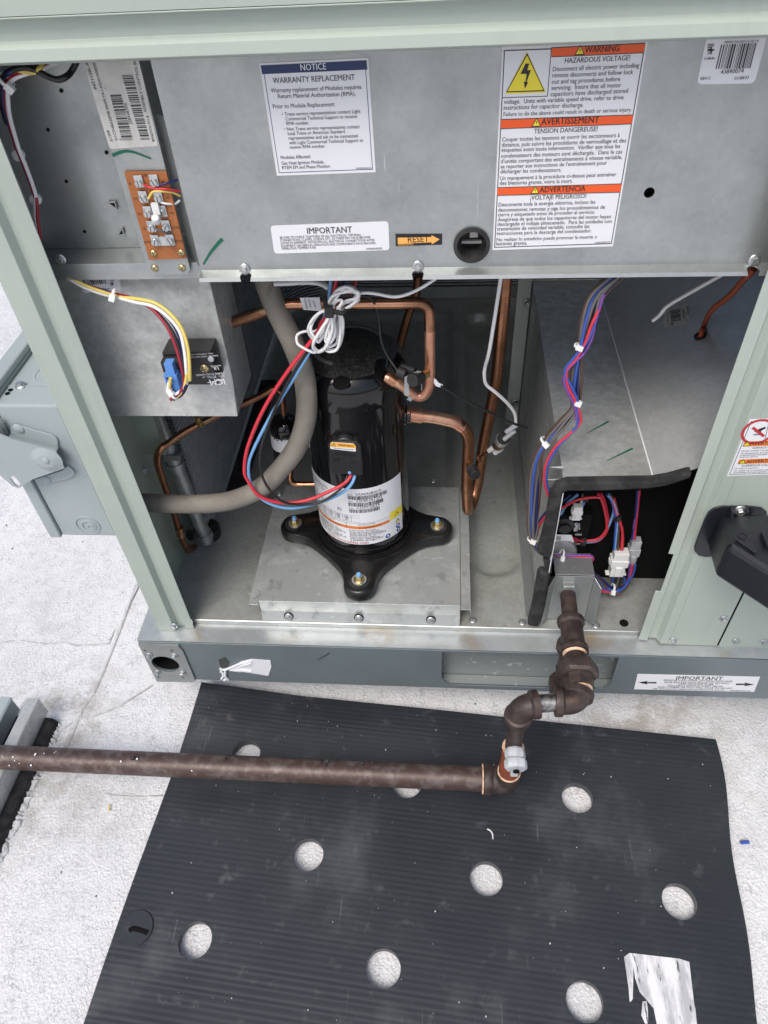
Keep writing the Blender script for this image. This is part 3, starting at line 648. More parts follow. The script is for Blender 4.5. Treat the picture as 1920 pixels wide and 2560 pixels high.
for t, p, q in (('Disconnect all electric power including', (418, 410), (914, 388)), ('remote disconnects and follow lock', (415, 446), (880, 426)), ('out and tag procedures before', (412, 482), (805, 466)),
    ('servicing.  Insure that all motor', (410, 518), (812, 501)), ('capacitors have discharged stored', (406, 554), (850, 534)), ('voltage.  Units with variable speed drive, refer to drive', (138, 598), (825, 571)),
    ('instructions for capacitor discharge.', (136, 632), (595, 615)), ('Failure to do the above could result in death or serious injury.', (135, 669), (872, 641)),
    ('Couper toutes les tensions et ouvrir les sectionneurs à', (127, 814), (803, 788)), ('distance, puis suivre les procédures de verrouillage et des', (125, 845), (840, 819)),
    ('étiquettes avant toute intervention.  Vérifier que tous les', (123, 874), (806, 851)), ('condensateurs des moteurs sont déchargés.  Dans le cas', (121, 908), (817, 883)),
    ("d'unités comportant des entraînements à vitesse variable,", (120, 939), (817, 914)), ("se reporter aux instructions de l'entraînement pour", (118, 969), (729, 947)),
    ('décharger les condensateurs.', (117, 998), (468, 987)), ('Un manquement à la procédure ci-dessus peut entraîner', (115, 1036), (783, 1013)), ('des blessures graves, voire la mort.', (113, 1064), (532, 1051)),
    ('Desconecte toda la energía eléctrica, incluso las', (107, 1188), (662, 1171)), ('desconexiones remotas y siga los procedimientos de', (105, 1218), (718, 1201)),
    ('cierre y etiquetado antes de proceder al servicio.', (103, 1245), (660, 1229)), ('Asegúrese de que todos los capacitores del motor hayan', (102, 1273), (752, 1255)),
    ('descargado el voltaje almacenado.  Para las unidades con', (100, 1300), (757, 1282)), ('transmisión de velocidad variable, consulte las', (98, 1327), (628, 1311)),
    ('instrucciones para la descarga del condensador.', (97, 1353), (640, 1337)), ('No realizar lo antedicho puede provocar la muerte o', (95, 1388), (672, 1371)),
    ('lesiones graves.', (93, 1412), (271, 1407)), ('X39002590010C', (660, 1402), (748, 1397))):
    L.text(t, A3(*p), A3(*q), 'ink_grey', .7, 1.1)
L.build('voltage_warning_label', cover, 'tall white voltage warning label with three orange red bands')
def star_logo(L, c, s=1.):
    for k in range(7): L.line((c[0]-9*s, c[1]-14*s+4*s*k), (c[0]+(3 if k > 1 else 8)*s, c[1]-14.6*s+4*s*k), .0006*s, 'ink')
    L.poly([(c[0]+dx*s, c[1]+dy*s) for dx, dy in ((0, -11), (2, -3), (10, 0), (2, 3), (0, 11), (-2, 3), (-10, 0), (-2, -3))], 'ink', 4)
L = Label([A3(1305, 210), A3(1655, 200), A3(1580, 480), A3(1248, 485)], pt, FY, rnd=.005)
L.bars(A3(1388, 256), A3(1597, 246), A3(1560, 392), A3(1355, 396), 5, 30, 'ink_grey'); L.text('GRUPO COLLADO S.A. DE C.V.', A3(1405, 249), A3(1603, 241), 'ink', 1.5, 1.2, 5)
star_logo(L, A3(1330, 287)); L.text('Collado', A3(1288, 343), A3(1350, 340), 'ink', 1.5); L.text('43890074', A3(1383, 425), A3(1515, 418), 'ink', .8); L.text('REV-C', A3(1268, 460), A3(1327, 457), 'ink', 1)
L.text('01/08/23', A3(1463, 459), A3(1545, 453), 'ink', .5)
L.build('barcode_label', cover, 'white barcode label with rounded corners')
stroke(cover, [A1(1440, 1550), A1(1370, 1630), A1(1318, 1715)], .0045, y=YPAN-.0006)

# ------------------------------------------------------------------ control box at the left: pan, front strip, mounting strip
YB = .832
b = MB(); bl = P(*A1(385, 1612), y=YB); b.sheet([(YB, 1.225), (YB, bl.z)], .0012, fx, -.495, -.262); b.sheet([(YB+.004, bl.z-.0001), (YPAN+.004, bl.z-.0018), (YPAN+.004, bl.z-.0225)], .0012, fx, -.495, -.247)
b.box((-.4955, .79, bl.z), (-.494, YB, 1.225))
cb = b.build('control_box', 'galv', unit, bevel=.0006)
for t in ((397, 588), (312, 840), (690, 988), (430, 1175), (548, 1500)):
    h = P(*A1(*t), y=YB-.0006); MB().lathe([(.0021, 0), (.0021, .0006)], h, FY, 14).build('screw_hole', 'dark', cb)
for tt in (((700, 1302), (752, 1298), (768, 1350)), ((768, 1518), (800, 1468), (812, 1512))):
    q = [P(*A1(*t), y=YB-.0004) for t in tt]; c_ = sum(q, V())/3
    b = MB(); b.prism(q, (0, -.004, 0)); b.prism([p+(c_-p)*.35+V((0, -.0001, 0)) for p in q], (0, -.0043, 0), 1); b.build('lanced_tab', ['galv', 'dark'], cb, bevel=.0006)
screw(cb, P(*A1(393, 1680), y=YPAN+.002), s=.0042)
YS = YPAN-.002
q = [P(*A1(*t), y=YS) for t in ((520, 330), (885, 330), (1232, 1745), (1218, 1782), (985, 1782), (950, 1735))]
ms = MB().prism(q, (0, .0014, 0)).build('mounting_strip', 'galv', cb, bevel=.0005)
for t in ((1003, 1738), (1180, 1735)): screw(ms, P(*A1(*t), y=YS-.0002), s=.0029, kind='pan', mat='zincyel', spin=random.random()*3)
L = Label([A1(528, 362), A1(888, 342), A1(1026, 945), A1(712, 965)], V((0, YS-.0002, 0)), FY, 'label_old', rnd=.003)
for t, p, q, bo in (('BPGDVOLT01.B', (1003, 915), (962, 748), .3), ('ASSEMBLY CONTROL BOX', (952, 727), (872, 352), .5), ('J284487PA', (858, 803), (822, 665), .3), ('61358', (733, 913), (708, 843), 1),
                    ('G1CD48A3EMB 000PLYA1-HD010000000', (765, 910), (612, 380), .2), ('SP', (790, 908), (784, 893), .2), ('C8', (692, 580), (688, 566), .2), ('P4T1126L-8L.', (632, 575), (562, 380), .6)): L.text(t, A1(*p), A1(*q), 'ink_grey', bo)
L.bars(A1(862, 905), A1(786, 607), A1(713, 610), A1(792, 908), 3, 40, 'ink_grey'); L.bars(A1(972, 903), A1(862, 483), A1(790, 486), A1(915, 905), 4, 50, 'ink_grey')
L.build('part_label', ms)
stroke(ms, [A1(728, 1008), A1(800, 982), A1(870, 988), A1(980, 1030)], .0036, y=YS-.0006)

# ------------------------------------------------------------------ module plate under the control box
YM = .815
zc_, zb2 = P(*A4(1500, 805), y=YM).z, P(592, 1041, y=.80).z
xp = P(592, 1041, y=.80).x
b = MB(); b.sheet([(YM, .957), (YM, zc_), (.80, zb2)], .0012, fx, -.50, xp); b.box((xp, YM, zb2), (xp+.0012, YM+.085, .957)); b.prism([V((xp, .80, zb2)), V((xp, YM, zc_)), V((xp, YM+.002, zc_)), V((xp, YM+.002, zb2))], (.0012, 0, 0))
mp = b.build('module_plate', 'galv_mottled', unit, bevel=.0005)
L = Label([A4(495, 60), A4(762, 55), A4(786, 222), A4(538, 240)], V((0, YM-.0002, 0)), FY, rnd=.004)
L.bars(A4(510, 118), A4(668, 112), A4(692, 178), A4(548, 188), 8, 26); star_logo(L, A4(728, 178), .55); L.text('Collado', A4(742, 146), A4(712, 150), 'ink', 1); L.text('GRUPO COLLADO S.A. DE C.V.', A4(712, 206), A4(536, 214), 'ink', .8)
L.build('barcode_label', mp)
# ------------------------------------------------------------------ burner box at the right
XB, ZX = .172, .647
YBF = .770
cr = P(1636, 1202, y=YBF).x
b = MB()
b.box((XB, YBF, ZF+.001), (XB+.0013, 1.352, ZX))                                       # left wall
b.prism([V((XB, YBF, ZX)), V((cr, YBF, ZX)), V((cr, 1.352, ZX)), V((XB, 1.352, ZX))], (0, 0, .0013))
bb = b.build('burner_box', 'galv_mottled', unit, bevel=.0006)
rz = P(1740, 1172, y=YBF)
k = (rz.z-ZX)/(rz.x-cr)
MB().prism([V((cr+.0002, YBF, ZX)), V((.60, YBF, ZX+k*(.6-cr))), V((.60, 1.352, ZX+k*(.6-cr))), V((cr+.0002, 1.352, ZX))], (0, 0, .0013)).build('box_lid', 'lid', bb)
MB().tube([V((cr, YBF+.001, ZX+.0014)), V((cr, 1.35, ZX+.0014))], .0011, 8, smooth=0).build('crease_highlight', 'label', bb)  # white line painted in for the light caught along the fold
MB().box((XB-.030, 1.336, ZF+.001), (XB-.002, 1.352, ZX+.03)).build('box_back_flange', 'galv', bb, bevel=.001)
MB().sheet([(XB-.020, ZF+.0012), (XB-.0004, ZF+.0012), (XB-.0004, ZF+.012)], .0012, fyr, .79, 1.335).build('box_foot', 'galv', bb)
MB().box((XB+.002, .885, ZF+.001), (.60, .889, ZX-.002)).build('box_shade_sheet', 'dark', bb)  # black sheet standing in for the deep shade inside the box
MB().box((.60, YBF, ZF), (.603, 1.35, ZX+k*(.6-cr))).build('box_end_wall', 'galv', bb)
for px, py in (C2(1482, 608), A7(230, 228), A7(160, 820)): screw(bb, P(px, py, y=1.336), s=.006, mat='galv')
for t in ((365, 1204), (352, 1278)):
    a = P(*A7(*t), x=XB-.02); MB().cyl(a, a+V((.02, 0, 0)), .0006, .0028, 8).build('screw_tip', 'screw', bb)
# black foam edge tape
def band(pts_o, pts_i, y0, y1):
    b = MB(); n = len(pts_o)
    vs = [P(*t, y=y0) for t in pts_o]+[P(*t, y=y0) for t in pts_i]; dy = V((0, y1-y0, 0)); vs += [v+dy for v in vs]
    fs = []
    for i in range(n-1):
        o, q, O, Q = i, n+i, 2*n+i, 3*n+i
        fs += [(o, o+1, q+1, q), (O, Q, Q+1, O+1), (o, O, O+1, o+1), (q, q+1, Q+1, Q)]
    fs += [(0, n, 3*n, 2*n), (n-1, 3*n-1, 4*n-1, 2*n-1)]
    b.add(vs, fs); return b
band([A8(1185, 5), A8(1040, 45), A8(940, 62), A8(640, 66), A8(400, 70), A8(340, 88), A8(290, 150), A8(262, 330), A8(212, 508), A8(222, 520)],
     [A8(1174, 42), A8(1022, 92), A8(900, 110), A8(640, 122), A8(400, 125), A8(368, 136), A8(360, 170), A8(336, 340), A8(296, 530), A8(288, 548)], .762, .778).build('foam_edge', 'foam', bb, smooth=30, bevel=.004)
band([A8(230, 628), A8(212, 650), A8(180, 840), A8(148, 968)], [A8(292, 645), A8(282, 690), A8(258, 860), A8(218, 978)], .762, .778).build('foam_edge', 'foam', bb, smooth=30, bevel=.004)
MB().prism([P(*A8(*t), y=.768) for t in ((246, 550), (302, 560), (300, 640), (262, 655))], (0, .008, 0)).build('foam_scrap', 'foam', bb, bevel=.002)
MB().box((XB+.001, YBF-.004, .40), (XB+.0022, YBF+.010, ZX-.02)).build('box_lip', 'label', bb)
ln = V((-k, 0, 1)).normalized(); lp_ = V((cr, 1, ZX+.0016))
L = Label([A7(1042, 285), A7(1187, 235), A7(1193, 345), A7(1045, 378)], lp_, ln, 'label_old', rnd=.003)
L.bars(A7(1140, 265), A7(1144, 335), A7(1085, 346), A7(1079, 280), 9, 26); L.text('43890074', A7(1148, 270), A7(1152, 325), 'ink', .8); L.text('GRUPO COLLADO S.A.', A7(1060, 290), A7(1064, 365), 'ink', .6)
star_logo(L, A7(1092, 358), .45); L.text('REV', A7(1168, 330), A7(1170, 345), 'ink', .6); L.text('24/07/23', A7(1172, 250), A7(1175, 300), 'ink', .6)
L.build('barcode_label', bb)
gh = PN(*A7(1258, 430), lp_, ln); MB().lathe([(.0065, 0), (.0095, .0005), (.0095, .003), (.006, .003), (.006, 0)], gh, ln, 20, caps=False).build('grommet', 'rubber', bb, smooth=40)
for a, c_ in (((590, 1000), (715, 932)), ((705, 1165), (858, 1092))):
    p, q = P(*A7(*c_), z=ZX+.0017), P(*A7(*a), z=ZX+.0017); t = (q-p).normalized().cross(V((0, 0, 1)))
    MB().add([p-t*.0018, q-t*.0006, q+t*.0006, p+t*.0018], [(0, 1, 2, 3)]).build('marker_stroke', 'marker', bb)
# pipe bracket standing on the pan lip
b = MB(); yb = .786
fl, fr, tl, tr_ = P(*A8(290, 985), y=yb), P(*A8(520, 985), y=yb), P(*A8(287, 665), y=yb), P(*A8(535, 668), y=yb)
tl.x = fl.x = (fl.x+tl.x)/2; tr_.x = fr.x = (fr.x+tr_.x)/2; tl.z = tr_.z = .4165; fl.z = fr.z = ZF+.002
ft_ = P(*A8(405, 690), y=yb)
hex_c = P(1418, 1468, y=.785)
b.prism([fl, fr, tr_, tl], (0, .0016, 0)); b.box((tl.x, yb+.0018, .4170), (tr_.x, yb+.05, .4185)); b.box((hex_c.x-.0015, yb+.002, .4188), (hex_c.x+.0005, yb+.05, .4205))
for s, x in ((-1, fl.x), (1, fr.x)): b.prism([V((x, yb, ZF+.002)), V((x, yb, .414)), V((x+s*.010, yb-.016, .405)), V((x+s*.012, yb-.018, ZF+.012))], (s*.0013, 0, 0))
br = b.build('pipe_bracket', 'galv', unit, bevel=.0006)

# ------------------------------------------------------------------ compressor
M['rib_highlight'] = mk('lit rib grey', (.10, .10, .105), .4, 0)
CX, CY, CR = -.1435, .934, .083
comp = thing('compressor', (CX, CY, ZP), 'black scroll compressor with a curved white data label, bolted on the galvanised platform', 'compressor')
sh = MB().lathe([(.045, ZP+.022), (.072, ZP+.026), (.079, ZP+.036), (CR-.0005, ZP+.05), (CR, ZP+.07), (CR, .712)], (CX, CY, 0), n=64).build('shell', 'black_gloss', comp, smooth=40)
cp = MB(); cp.lathe([(CR+.0005, .705), (CR+.0035, .7045), (CR+.004, .708), (CR+.004, .728), (CR+.002, .741), (CR-.004, .751), (CR-.012, .757)], (CX, CY, 0), n=64, caps=False)
cap = cp.build('top_cap', 'black_gloss', comp, smooth=40)
MB().lathe([(CR-.012, .757), (CR-.020, .7605), (CR-.030, .7665), (CR-.045, .770), (CR-.058, .7705), (.012, .772), (.0005, .772)], (CX, CY, 0), n=64, caps=False).build('cap_dome', 'black_dust', cap, smooth=50)
for s in (0, 1):
    pts = [V((CX+(CR-.030)*math.cos(R(a)), CY+(CR-.030)*math.sin(R(a)), .7685)) for a in ((35, 55, 75, 95, 110) if not s else (-150, -130, -110))]
    b = MB().tube(pts, .004, 8); b.v = [(x, y, .7682+(z-.7682)*.6) for x, y, z in b.v]; b.build('lit_cap_rib', 'rib_highlight', cap, smooth=60)  # grey arcs carry the cap's highlights in their colour
sl = P(*A5(715, 713), z=.765); MB().lathe([(.013, 0), (.0125, .0012), (.011, .0012)], (sl.x, sl.y, .7612), (0, -.25, 1), 24).build('cap_dimple', 'dark', cap)
MB().tube([V((CX+(CR+.0006)*math.cos(R(a)), CY+(CR+.0006)*math.sin(R(a)), ZP+.052)) for a in range(0, 360, 12)], .0012, 6, closed=True, smooth=1).build('weld_bead', 'black_satin', sh, smooth=60)
d = P(*A5(945, 1028), y=.872); MB().lathe([(.009, 0), (.0085, .003), (.005, .005), (.0001, .0055)], d-V((0, 0, 0)), V((d.x-CX, d.y-CY, 0)), 16).build('weld_stud', 'black_gloss', sh, smooth=50)
# four footed base
def foot_outline(z0, z1, grow):
    pts = []
    for q in range(4):
        a0 = q*90-90
        for da, rr in ((-45, .0955), (-37, .0975), (-29, .101), (-22, .107), (-16, .118), (-12.2, .134)): pts.append((a0+da, rr))
        for k_ in range(1, 8): pts.append(('c', a0, k_))
        for da, rr in ((12.2, .134), (16, .118), (22, .107), (29, .101), (37, .0975)): pts.append((a0+da, rr))
    out = []
    for p in pts:
        if p[0] == 'c':
            a = R(p[1]); cx_, cy_ = CX+.1345*math.cos(a), CY+.1345*math.sin(a); t = a-math.pi/2+math.pi*p[2]/8; out.append((cx_+(.028+grow)*math.cos(t), cy_+(.028+grow)*math.sin(t)))
        else: a = R(p[0]); out.append((CX+(p[1]+grow)*math.cos(a), CY+(p[1]+grow)*math.sin(a)))
    return out
b = MB(); ring = [foot_outline(0, 0, g) for g in (.001, .0012, -.001, -.004)]; zs = (ZP+.009, ZP+.025, ZP+.029, ZP+.0305); n = len(ring[0])
for rg, z in zip(ring, zs): b.v += [(x, y, z) for x, y in rg]
for j in range(3): b.f += [(j*n+i, j*n+(i+1) % n, (j+1)*n+(i+1) % n, (j+1)*n+i) for i in range(n)]
inner = [(CX+.0795*math.cos(math.atan2(y-CY, x-CX)), CY+.0795*math.sin(math.atan2(y-CY, x-CX)), ZP+.036) for x, y in ring[0]]
b.v += inner; b.f += [(3*n+i, 3*n+(i+1) % n, 4*n+(i+1) % n, 4*n+i) for i in range(n)]; b.m = [0]*len(b.f)
base = b.build('base_plate', 'black_satin', comp, smooth=45)
MB().lathe([(.0945, ZP+.031), (.0945, ZP+.0335), (.0905, ZP+.035), (.088, ZP+.034)], (CX, CY, 0), n=56, caps=False).build('base_ring', 'black_satin', base, smooth=50)
gm = None
for q in range(4):
    a = R(q*90-90); c_ = V((CX+.1345*math.cos(a), CY+.1345*math.sin(a), 0))
    g = MB().lathe([(.021, ZP+.0005), (.0225, ZP+.003), (.0225, ZP+.012), (.019, ZP+.016), (.019, ZP+.032)], c_, n=24).build('rubber_grommet', 'rubber', comp, smooth=40)
    MB().lathe([(.0128, ZP+.0322), (.0128, ZP+.0338), (.005, ZP+.0338)], c_, n=24).build('washer', 'screw', g, smooth=40)
    t = MB(); t.lathe([(.0098, ZP+.034), (.0102, ZP+.0355), (.0075, ZP+.037)], c_, n=20); t.lathe([(.0072, ZP+.036), (.0072, ZP+.0425), (.006, ZP+.044)], c_, n=6); t.build('nut', 'zincyel', g, smooth=35)
    MB().lathe([(.0042, ZP+.043), (.0042, ZP+.0485), (.0035, ZP+.0495)], c_, n=12).build('bolt_end', 'w_lblue', g, smooth=40)
# curved data label
class CurvedLabel(Label):
    def __init__(s, a0, a1, z0, z1, rad):
        s.mats = ['label']; s.b = MB(); s.a0, s.a1, s.z0, s.z1, s.r = R(a0), R(a1), z0, z1, rad; s.w = (s.a1-s.a0)*rad; s.h = z1-z0
        s.quad(0, 0, 1, 1, 'label', 0, 40)
    def at(s, u, v, k=0):                       # u right, v down, both 0..1; angle from the front
        a = s.a0+(s.a1-s.a0)*u; r = s.r+.0002+.00013*k; return V((CX+r*math.sin(a), CY-r*math.cos(a), s.z1-s.h*v))
    def quad(s, u0, v0, u1, v1, m, k=1, n=12):
        vs = []
        for i in range(n+1):
            u = u0+(u1-u0)*i/n; vs += [s.at(u, v0, k), s.at(u, v1, k)]
        s.b.add(vs, [(2*i, 2*i+1, 2*i+3, 2*i+2) for i in range(n)], s.mi(m)); return s
    def t(s, txt, u0, u1, v, m='ink', bold=0, hh=None, k=3):
        vs, fs = text_geo(txt, bold); x0 = min(q[0] for q in vs); x1 = max(q[0] for q in vs); sc = (u1-u0)*s.w/(x1-x0)
        hs = sc if hh is None else hh
        s.b.add([s.at(u0+(q[0]-x0)/(x1-x0)*(u1-u0), v-q[1]*hs/s.h, k) for q in vs], fs, s.mi(m)); return s
    def barsuv(s, u0, u1, v0, v1, seed):
        rd = random.Random(seed); u = u0
        while u < u1:
            wd = rd.choice((1, 1, 2, 3))*.0022; s.quad(u, v0, min(u1, u+wd), v1, 'ink', 2, 1); u += wd+rd.choice((1, 1, 2))*.0022
    def ring(s, u, v, r, m, k=2):
        s.b.add([s.at(u+r*math.cos(2*math.pi*i/16)/s.w, v+r*math.sin(2*math.pi*i/16)/s.h, k) for i in range(16)], [list(range(16))], s.mi(m))
    def triuv(s, u, v, r, m='ink', k=2):
        s.b.add([s.at(u, v-r/s.h, k), s.at(u-r*.95/s.w, v+r*.6/s.h, k), s.at(u+r*.95/s.w, v+r*.6/s.h, k)], [(0, 1, 2)], s.mi(m))
L = CurvedLabel(-108, 61, .414, .549, CR)
L.t('Alliance Compressors', .04, .43, .105, 'ink_grey', .3); L.t('CE  UL  CA', .27, .40, .165, 'ink', .8); L.t('ASSEMBLED IN USA', .12, .24, .155, 'ink', .3)
L.t('SXA042B3CPA', .1, .27, .25, 'ink', 1); L.t('23HA3626N', .24, .41, .37, 'ink', 1); L.t('E2', .5, .53, .40, 'ink', .5); L.t('208/230 V  60 HZ  1 PH', .1, .30, .31, 'ink', .2)
for j, (tx, s0_) in enumerate((('SXA042B3CP', .9), ('23HA3672N', .9), ('COM10624', .8))):
    v = .105+.115*j; L.t(tx, .64, .64+.20*s0_, v, 'ink', .8); L.barsuv(.585, .86-.03*j, v+.012, v+.075, 20+j); L.t('MODEL' if j == 0 else 'SERIAL', .585, .625, v, 'ink_grey', .3)
for j in range(7): L.quad(.22+.062*j, .46, .2225+.062*j, .575, 'ink_grey', 1, 1)
for v in (.46, .50, .575): L.quad(.22, v, .655, v+.004, 'ink_grey', 1, 14)
for j in range(6):
    for r_ in range(3): L.t(random.choice(('208', '460', '603', '264', '101', '150')), .235+.062*j, .262+.062*j, .495+.032*r_, 'ink', .3)
L.quad(0, .60, .87, .604, 'ink_grey', 2, 24); L.quad(0, .655, .87, .705, 'orange2', 2, 24); L.quad(0, .60, .002, .90, 'ink_grey')
for u in (.27, .55): L.quad(u, .60, u+.003, .70, 'ink', 3, 1)
L.t('AVERTISSEMENT', .38, .51, .694, 'ink', .8); L.t('ADVERTENCIA', .67, .80, .694, 'ink', .8); L.triuv(.355, .683, .0022); L.triuv(.65, .683, .0022)
L.t('R-410A seulement', .35, .46, .632, 'ink', .2); L.t('Solo para R-410A', .64, .76, .632, 'ink', .2)
tx1 = ('Risque de choc electrique', 'Debrancher toute source', "d'alimentation avant le", 'service. Ne pas faire', 'fonctionner sans couvercle', 'Porter des lunettes et', 'des gants de securite')
tx2 = ('Puede causar descargas', 'Riesgo de choque electrico', 'Antes del mantenimiento', 'desconecte la corriente', 'Extraccion use equipo', 'adecuado. Use lentes', 'y guantes de seguridad')
for j in range(7):
    v = .745+.031*j; L.t(tx1[j], .29, .48+.03*(j % 3), v, 'ink_grey', .2); L.t(tx2[j], .57, .76+.025*(j % 4), v, 'ink_grey', .2); L.t(tx1[6-j], .05, .24, v, 'ink_grey', .2)
L.t('compressorsafety.com', .36, .70, .985, 'red_print', .2)
L.quad(.875, .545, 1, .69, 'yellow', 2, 8); L.triuv(.937, .63, .0055, 'ink', 3); L.triuv(.937, .632, .0038, 'yellow', 4); L.triuv(.945, .775, .0062, 'ink', 3); L.triuv(.945, .777, .0046, 'yellow', 4)
for u, v in ((.945, .865), (.95, .945), (.85, .945)): L.ring(u, v, .0052, 'blue_print'); L.ring(u, v-.004, .0022, 'label', 3)
L.build('data_label', comp)
# terminal cover
b = MB(); yq = CY-CR-.012; a0, a1 = P(*C3(372, 230), y=yq), P(*C3(905, 250), y=yq); a2 = P(*C3(890, 755), y=yq); cx_ = (a0.x+a1.x)/2; hw = (a1.x-a0.x)/2; zt_, zb_ = a0.z+.001, a2.z
poly = [V((cx_-hw, yq, zb_+.012)), V((cx_-hw*.88, yq, zb_+.002)), V((cx_+hw*.96, yq, zb_)), V((cx_+hw, yq, zb_+.01)), V((cx_+hw, yq, zt_-.006)), V((cx_+hw*.8, yq, zt_)), V((cx_-hw*.8, yq, zt_+.001)), V((cx_-hw, yq, zt_-.006))]
b.prism(poly, (0, .022, 0)); b.lathe([(hw*.80, 0), (hw*.80, .014), (hw*.7, .02)], (cx_, yq+.022, zt_-.014), (0, -1, 0), 28)
tcv = b.build('terminal_cover', 'black_plastic', comp, bevel=.002)
pt = V((0, yq-.0001, 0))
L = Label([C3(428, 222), C3(800, 245), C3(835, 375), C3(415, 330)], pt, FY, rnd=.003); L.poly([C3(*t) for t in ((445, 224), (790, 248), (826, 285), (829, 322), (418, 292), (422, 245))], 'amber', 1)
L.text('WARNING', C3(543, 278), C3(790, 300), 'ink', 1.6, 1.1, 4); L.hazard(C3(472, 262), .0042, 'amber'); L.text('! See safety instructions', C3(455, 318), C3(795, 352), 'ink_grey', .3); L.build('warning_label', tcv)
L = Label([C3(470, 395), C3(472, 395), C3(472, 396), C3(470, 396)], pt, FY, 'black_plastic', .0001)
L.text('X0620072-4', C3(470, 420), C3(805, 455), 'black_satin', .5, 1, 5); L.text('37', C3(468, 535), C3(575, 545), 'black_satin', 1, 1, 5); L.text('1G', C3(740, 565), C3(815, 575), 'black_satin', .5, 1, 5); L.build('moulded_text', tcv)
MB().lathe([(.0028, 0), (.0024, .0012), (.0001, .0014)], P(*C3(727, 713), y=yq), FY, 12).build('cover_pin', 'w_lblue', tcv)
# stubs on the shell
b = MB(); b.tube([V((CX+.05, CY-.03, .748)), P(*C2(110, 350), y=.885), P(*C2(165, 365), y=.878)], [.019, .019, .0165], 20, smooth=0); b.build('discharge_boss', 'black_gloss', comp, smooth=40)
b = MB(); b.lathe([(.018, 0), (.018, .012), (.0145, .014), (.0145, .02)], V((CX+CR-.012, CY, .637)), (1, 0, -.05), 24); b.build('suction_boss', 'black_gloss', comp, smooth=40)

# ------------------------------------------------------------------ copper pipework (top-level runs)
def pipe(name, pts, r, mat, label, grp=None, n=14, k=7):
    root = thing(name, pts[0], label, 'copper pipe', grp)
    MB().tube(pts, r, n, smooth=k).build('tube', mat, root, smooth=60); return root
yd = .87
GC = 'copper refrigerant pipes around the compressor'
dl = thing('copper_pipe', P(*A5(1255, 500), y=yd), 'bright copper discharge pipe arching from the compressor cap across to the left', 'copper pipe', GC)
J = lambda x, y, yy=yd: P(*A5(x, y), y=yy)
MB().tube([J(990, 690, .877), J(1040, 715, .872), J(1090, 745), J(1140, 785), J(1185, 808), J(1225, 795), J(1250, 750), J(1256, 690), J(1256, 600), J(1255, 520), J(1255, 400)], .0078, 16).build('lower_tube', 'copper_hot', dl, smooth=60)
MB().tube([J(1255, 402), J(1254, 330), J(1248, 280), J(1222, 250), J(1180, 239), J(1000, 240), J(760, 240), J(520, 243), J(400, 246), J(300, 272), J(190, 308), J(90, 342), J(-60, 395)], .0078, 16).build('upper_tube', 'copper', dl, smooth=60)
b = MB(); b.tube([J(1005, 695, .875), J(1050, 722, .872)], .0098, 16, smooth=0); b.build('brazed_sleeve', 'copper', dl, smooth=40)
L = Label([A5(462, 205), A5(583, 203), A5(597, 288), A5(485, 278)], V((0, yd-.0085, 0)), FY)
L.text('083500014', A5(512, 272), A5(498, 208), 'ink_grey', .4); L.text('17022023', A5(536, 266), A5(522, 212), 'ink_grey', .2); L.text('581030', A5(562, 262), A5(550, 222), 'ink_grey', .2); L.build('pipe_label', dl)
v0 = P(*C2(570, 305), y=.862); v1 = P(*C2(430, 375), y=.835)
vl = MB(); vl.cyl(v0, v0.lerp(v1, .55), .0068, n=6); vl = vl.build('service_valve', 'brass', dl, smooth=30, bevel=.0005); MB().cyl(v0.lerp(v1, .5), v1+(v1-v0)*.1, .0102, .0095, 20).build('valve_cap', 'rubber', vl, smooth=40, bevel=.001)
b = MB(); q = [P(*C2(*t), y=.84) for t in ((338, 345), (382, 332), (385, 550), (333, 530))]; b.prism(q, (0, .001, 0)); b.prism([P(*C2(*t), y=.84) for t in ((360, 575), (385, 545), (425, 555), (405, 600))], (0, .001, 0))
b.prism([P(*C2(*t), y=.84) for t in ((340, 345), (470, 280), (515, 290), (382, 335))], (0, .0015, 0)); b.prism([P(*C2(*t), y=.85) for t in ((508, 390), (518, 385), (520, 485), (510, 480))], (0, .001, 0)); b.build('sensor_clip', 'alu', dl)
b = MB(); b.tube([P(*C2(270, 285), y=.855), P(*C2(350, 320), y=.85)], .0085, 12, smooth=0); b.tube([P(*C2(310, 235), y=.862), P(*C2(450, 280), y=.852)], .006, 12, smooth=0); b.build('clamp_sensor', 'rubber', dl, smooth=50)
b = MB(); b.prism([P(*C2(*t), y=.865) for t in ((630, 348), (665, 370), (690, 405), (735, 425), (728, 458), (660, 435), (632, 390))], (0, .001, 0)); b.build('tape_flag', 'label', dl)

sl_ = thing('copper_pipe', (.041, .934, ZP), 'thick copper suction pipe bending down from the compressor side into a U bend', 'copper pipe', GC)
Q = lambda x, y, yy=.934: P(*C2(x, y), y=yy)
MB().tube([Q(340, 725), Q(430, 735), Q(520, 748)], .0128, 20, smooth=0).build('swaged_end', 'copper_hot', sl_, smooth=60)
MB().tube([Q(505, 748), Q(600, 755), Q(660, 765), Q(760, 785), Q(860, 812), Q(940, 865), Q(985, 930), Q(1003, 1000), Q(1003, 1070), Q(995, 1200), Q(988, 1340), Q(984, 1460), Q(985, 1520, .938), V((.048, .955, .400)), V((.058, .985, .396)), V((.066, 1.008, .42)), V((.070, 1.018, .46)), V((.076, 1.02, .533)), V((.0845, 1.02, .61)), V((.088, 1.02, .66)), V((.0895, 1.02, .75)), V((.090, 1.02, .86)), V((.091, 1.02, .95))], .0102, 18).build('tube', 'copper_dark', sl_, smooth=60)
MB().tube([Q(515, 748), Q(600, 755), Q(655, 764), Q(760, 785), Q(860, 812), Q(940, 865)], .0104, 18).build('flame_marked_bend', 'copper_hot', sl_, smooth=60)
a, c_ = Q(1005, 1245, .925), Q(1060, 1340, .90)
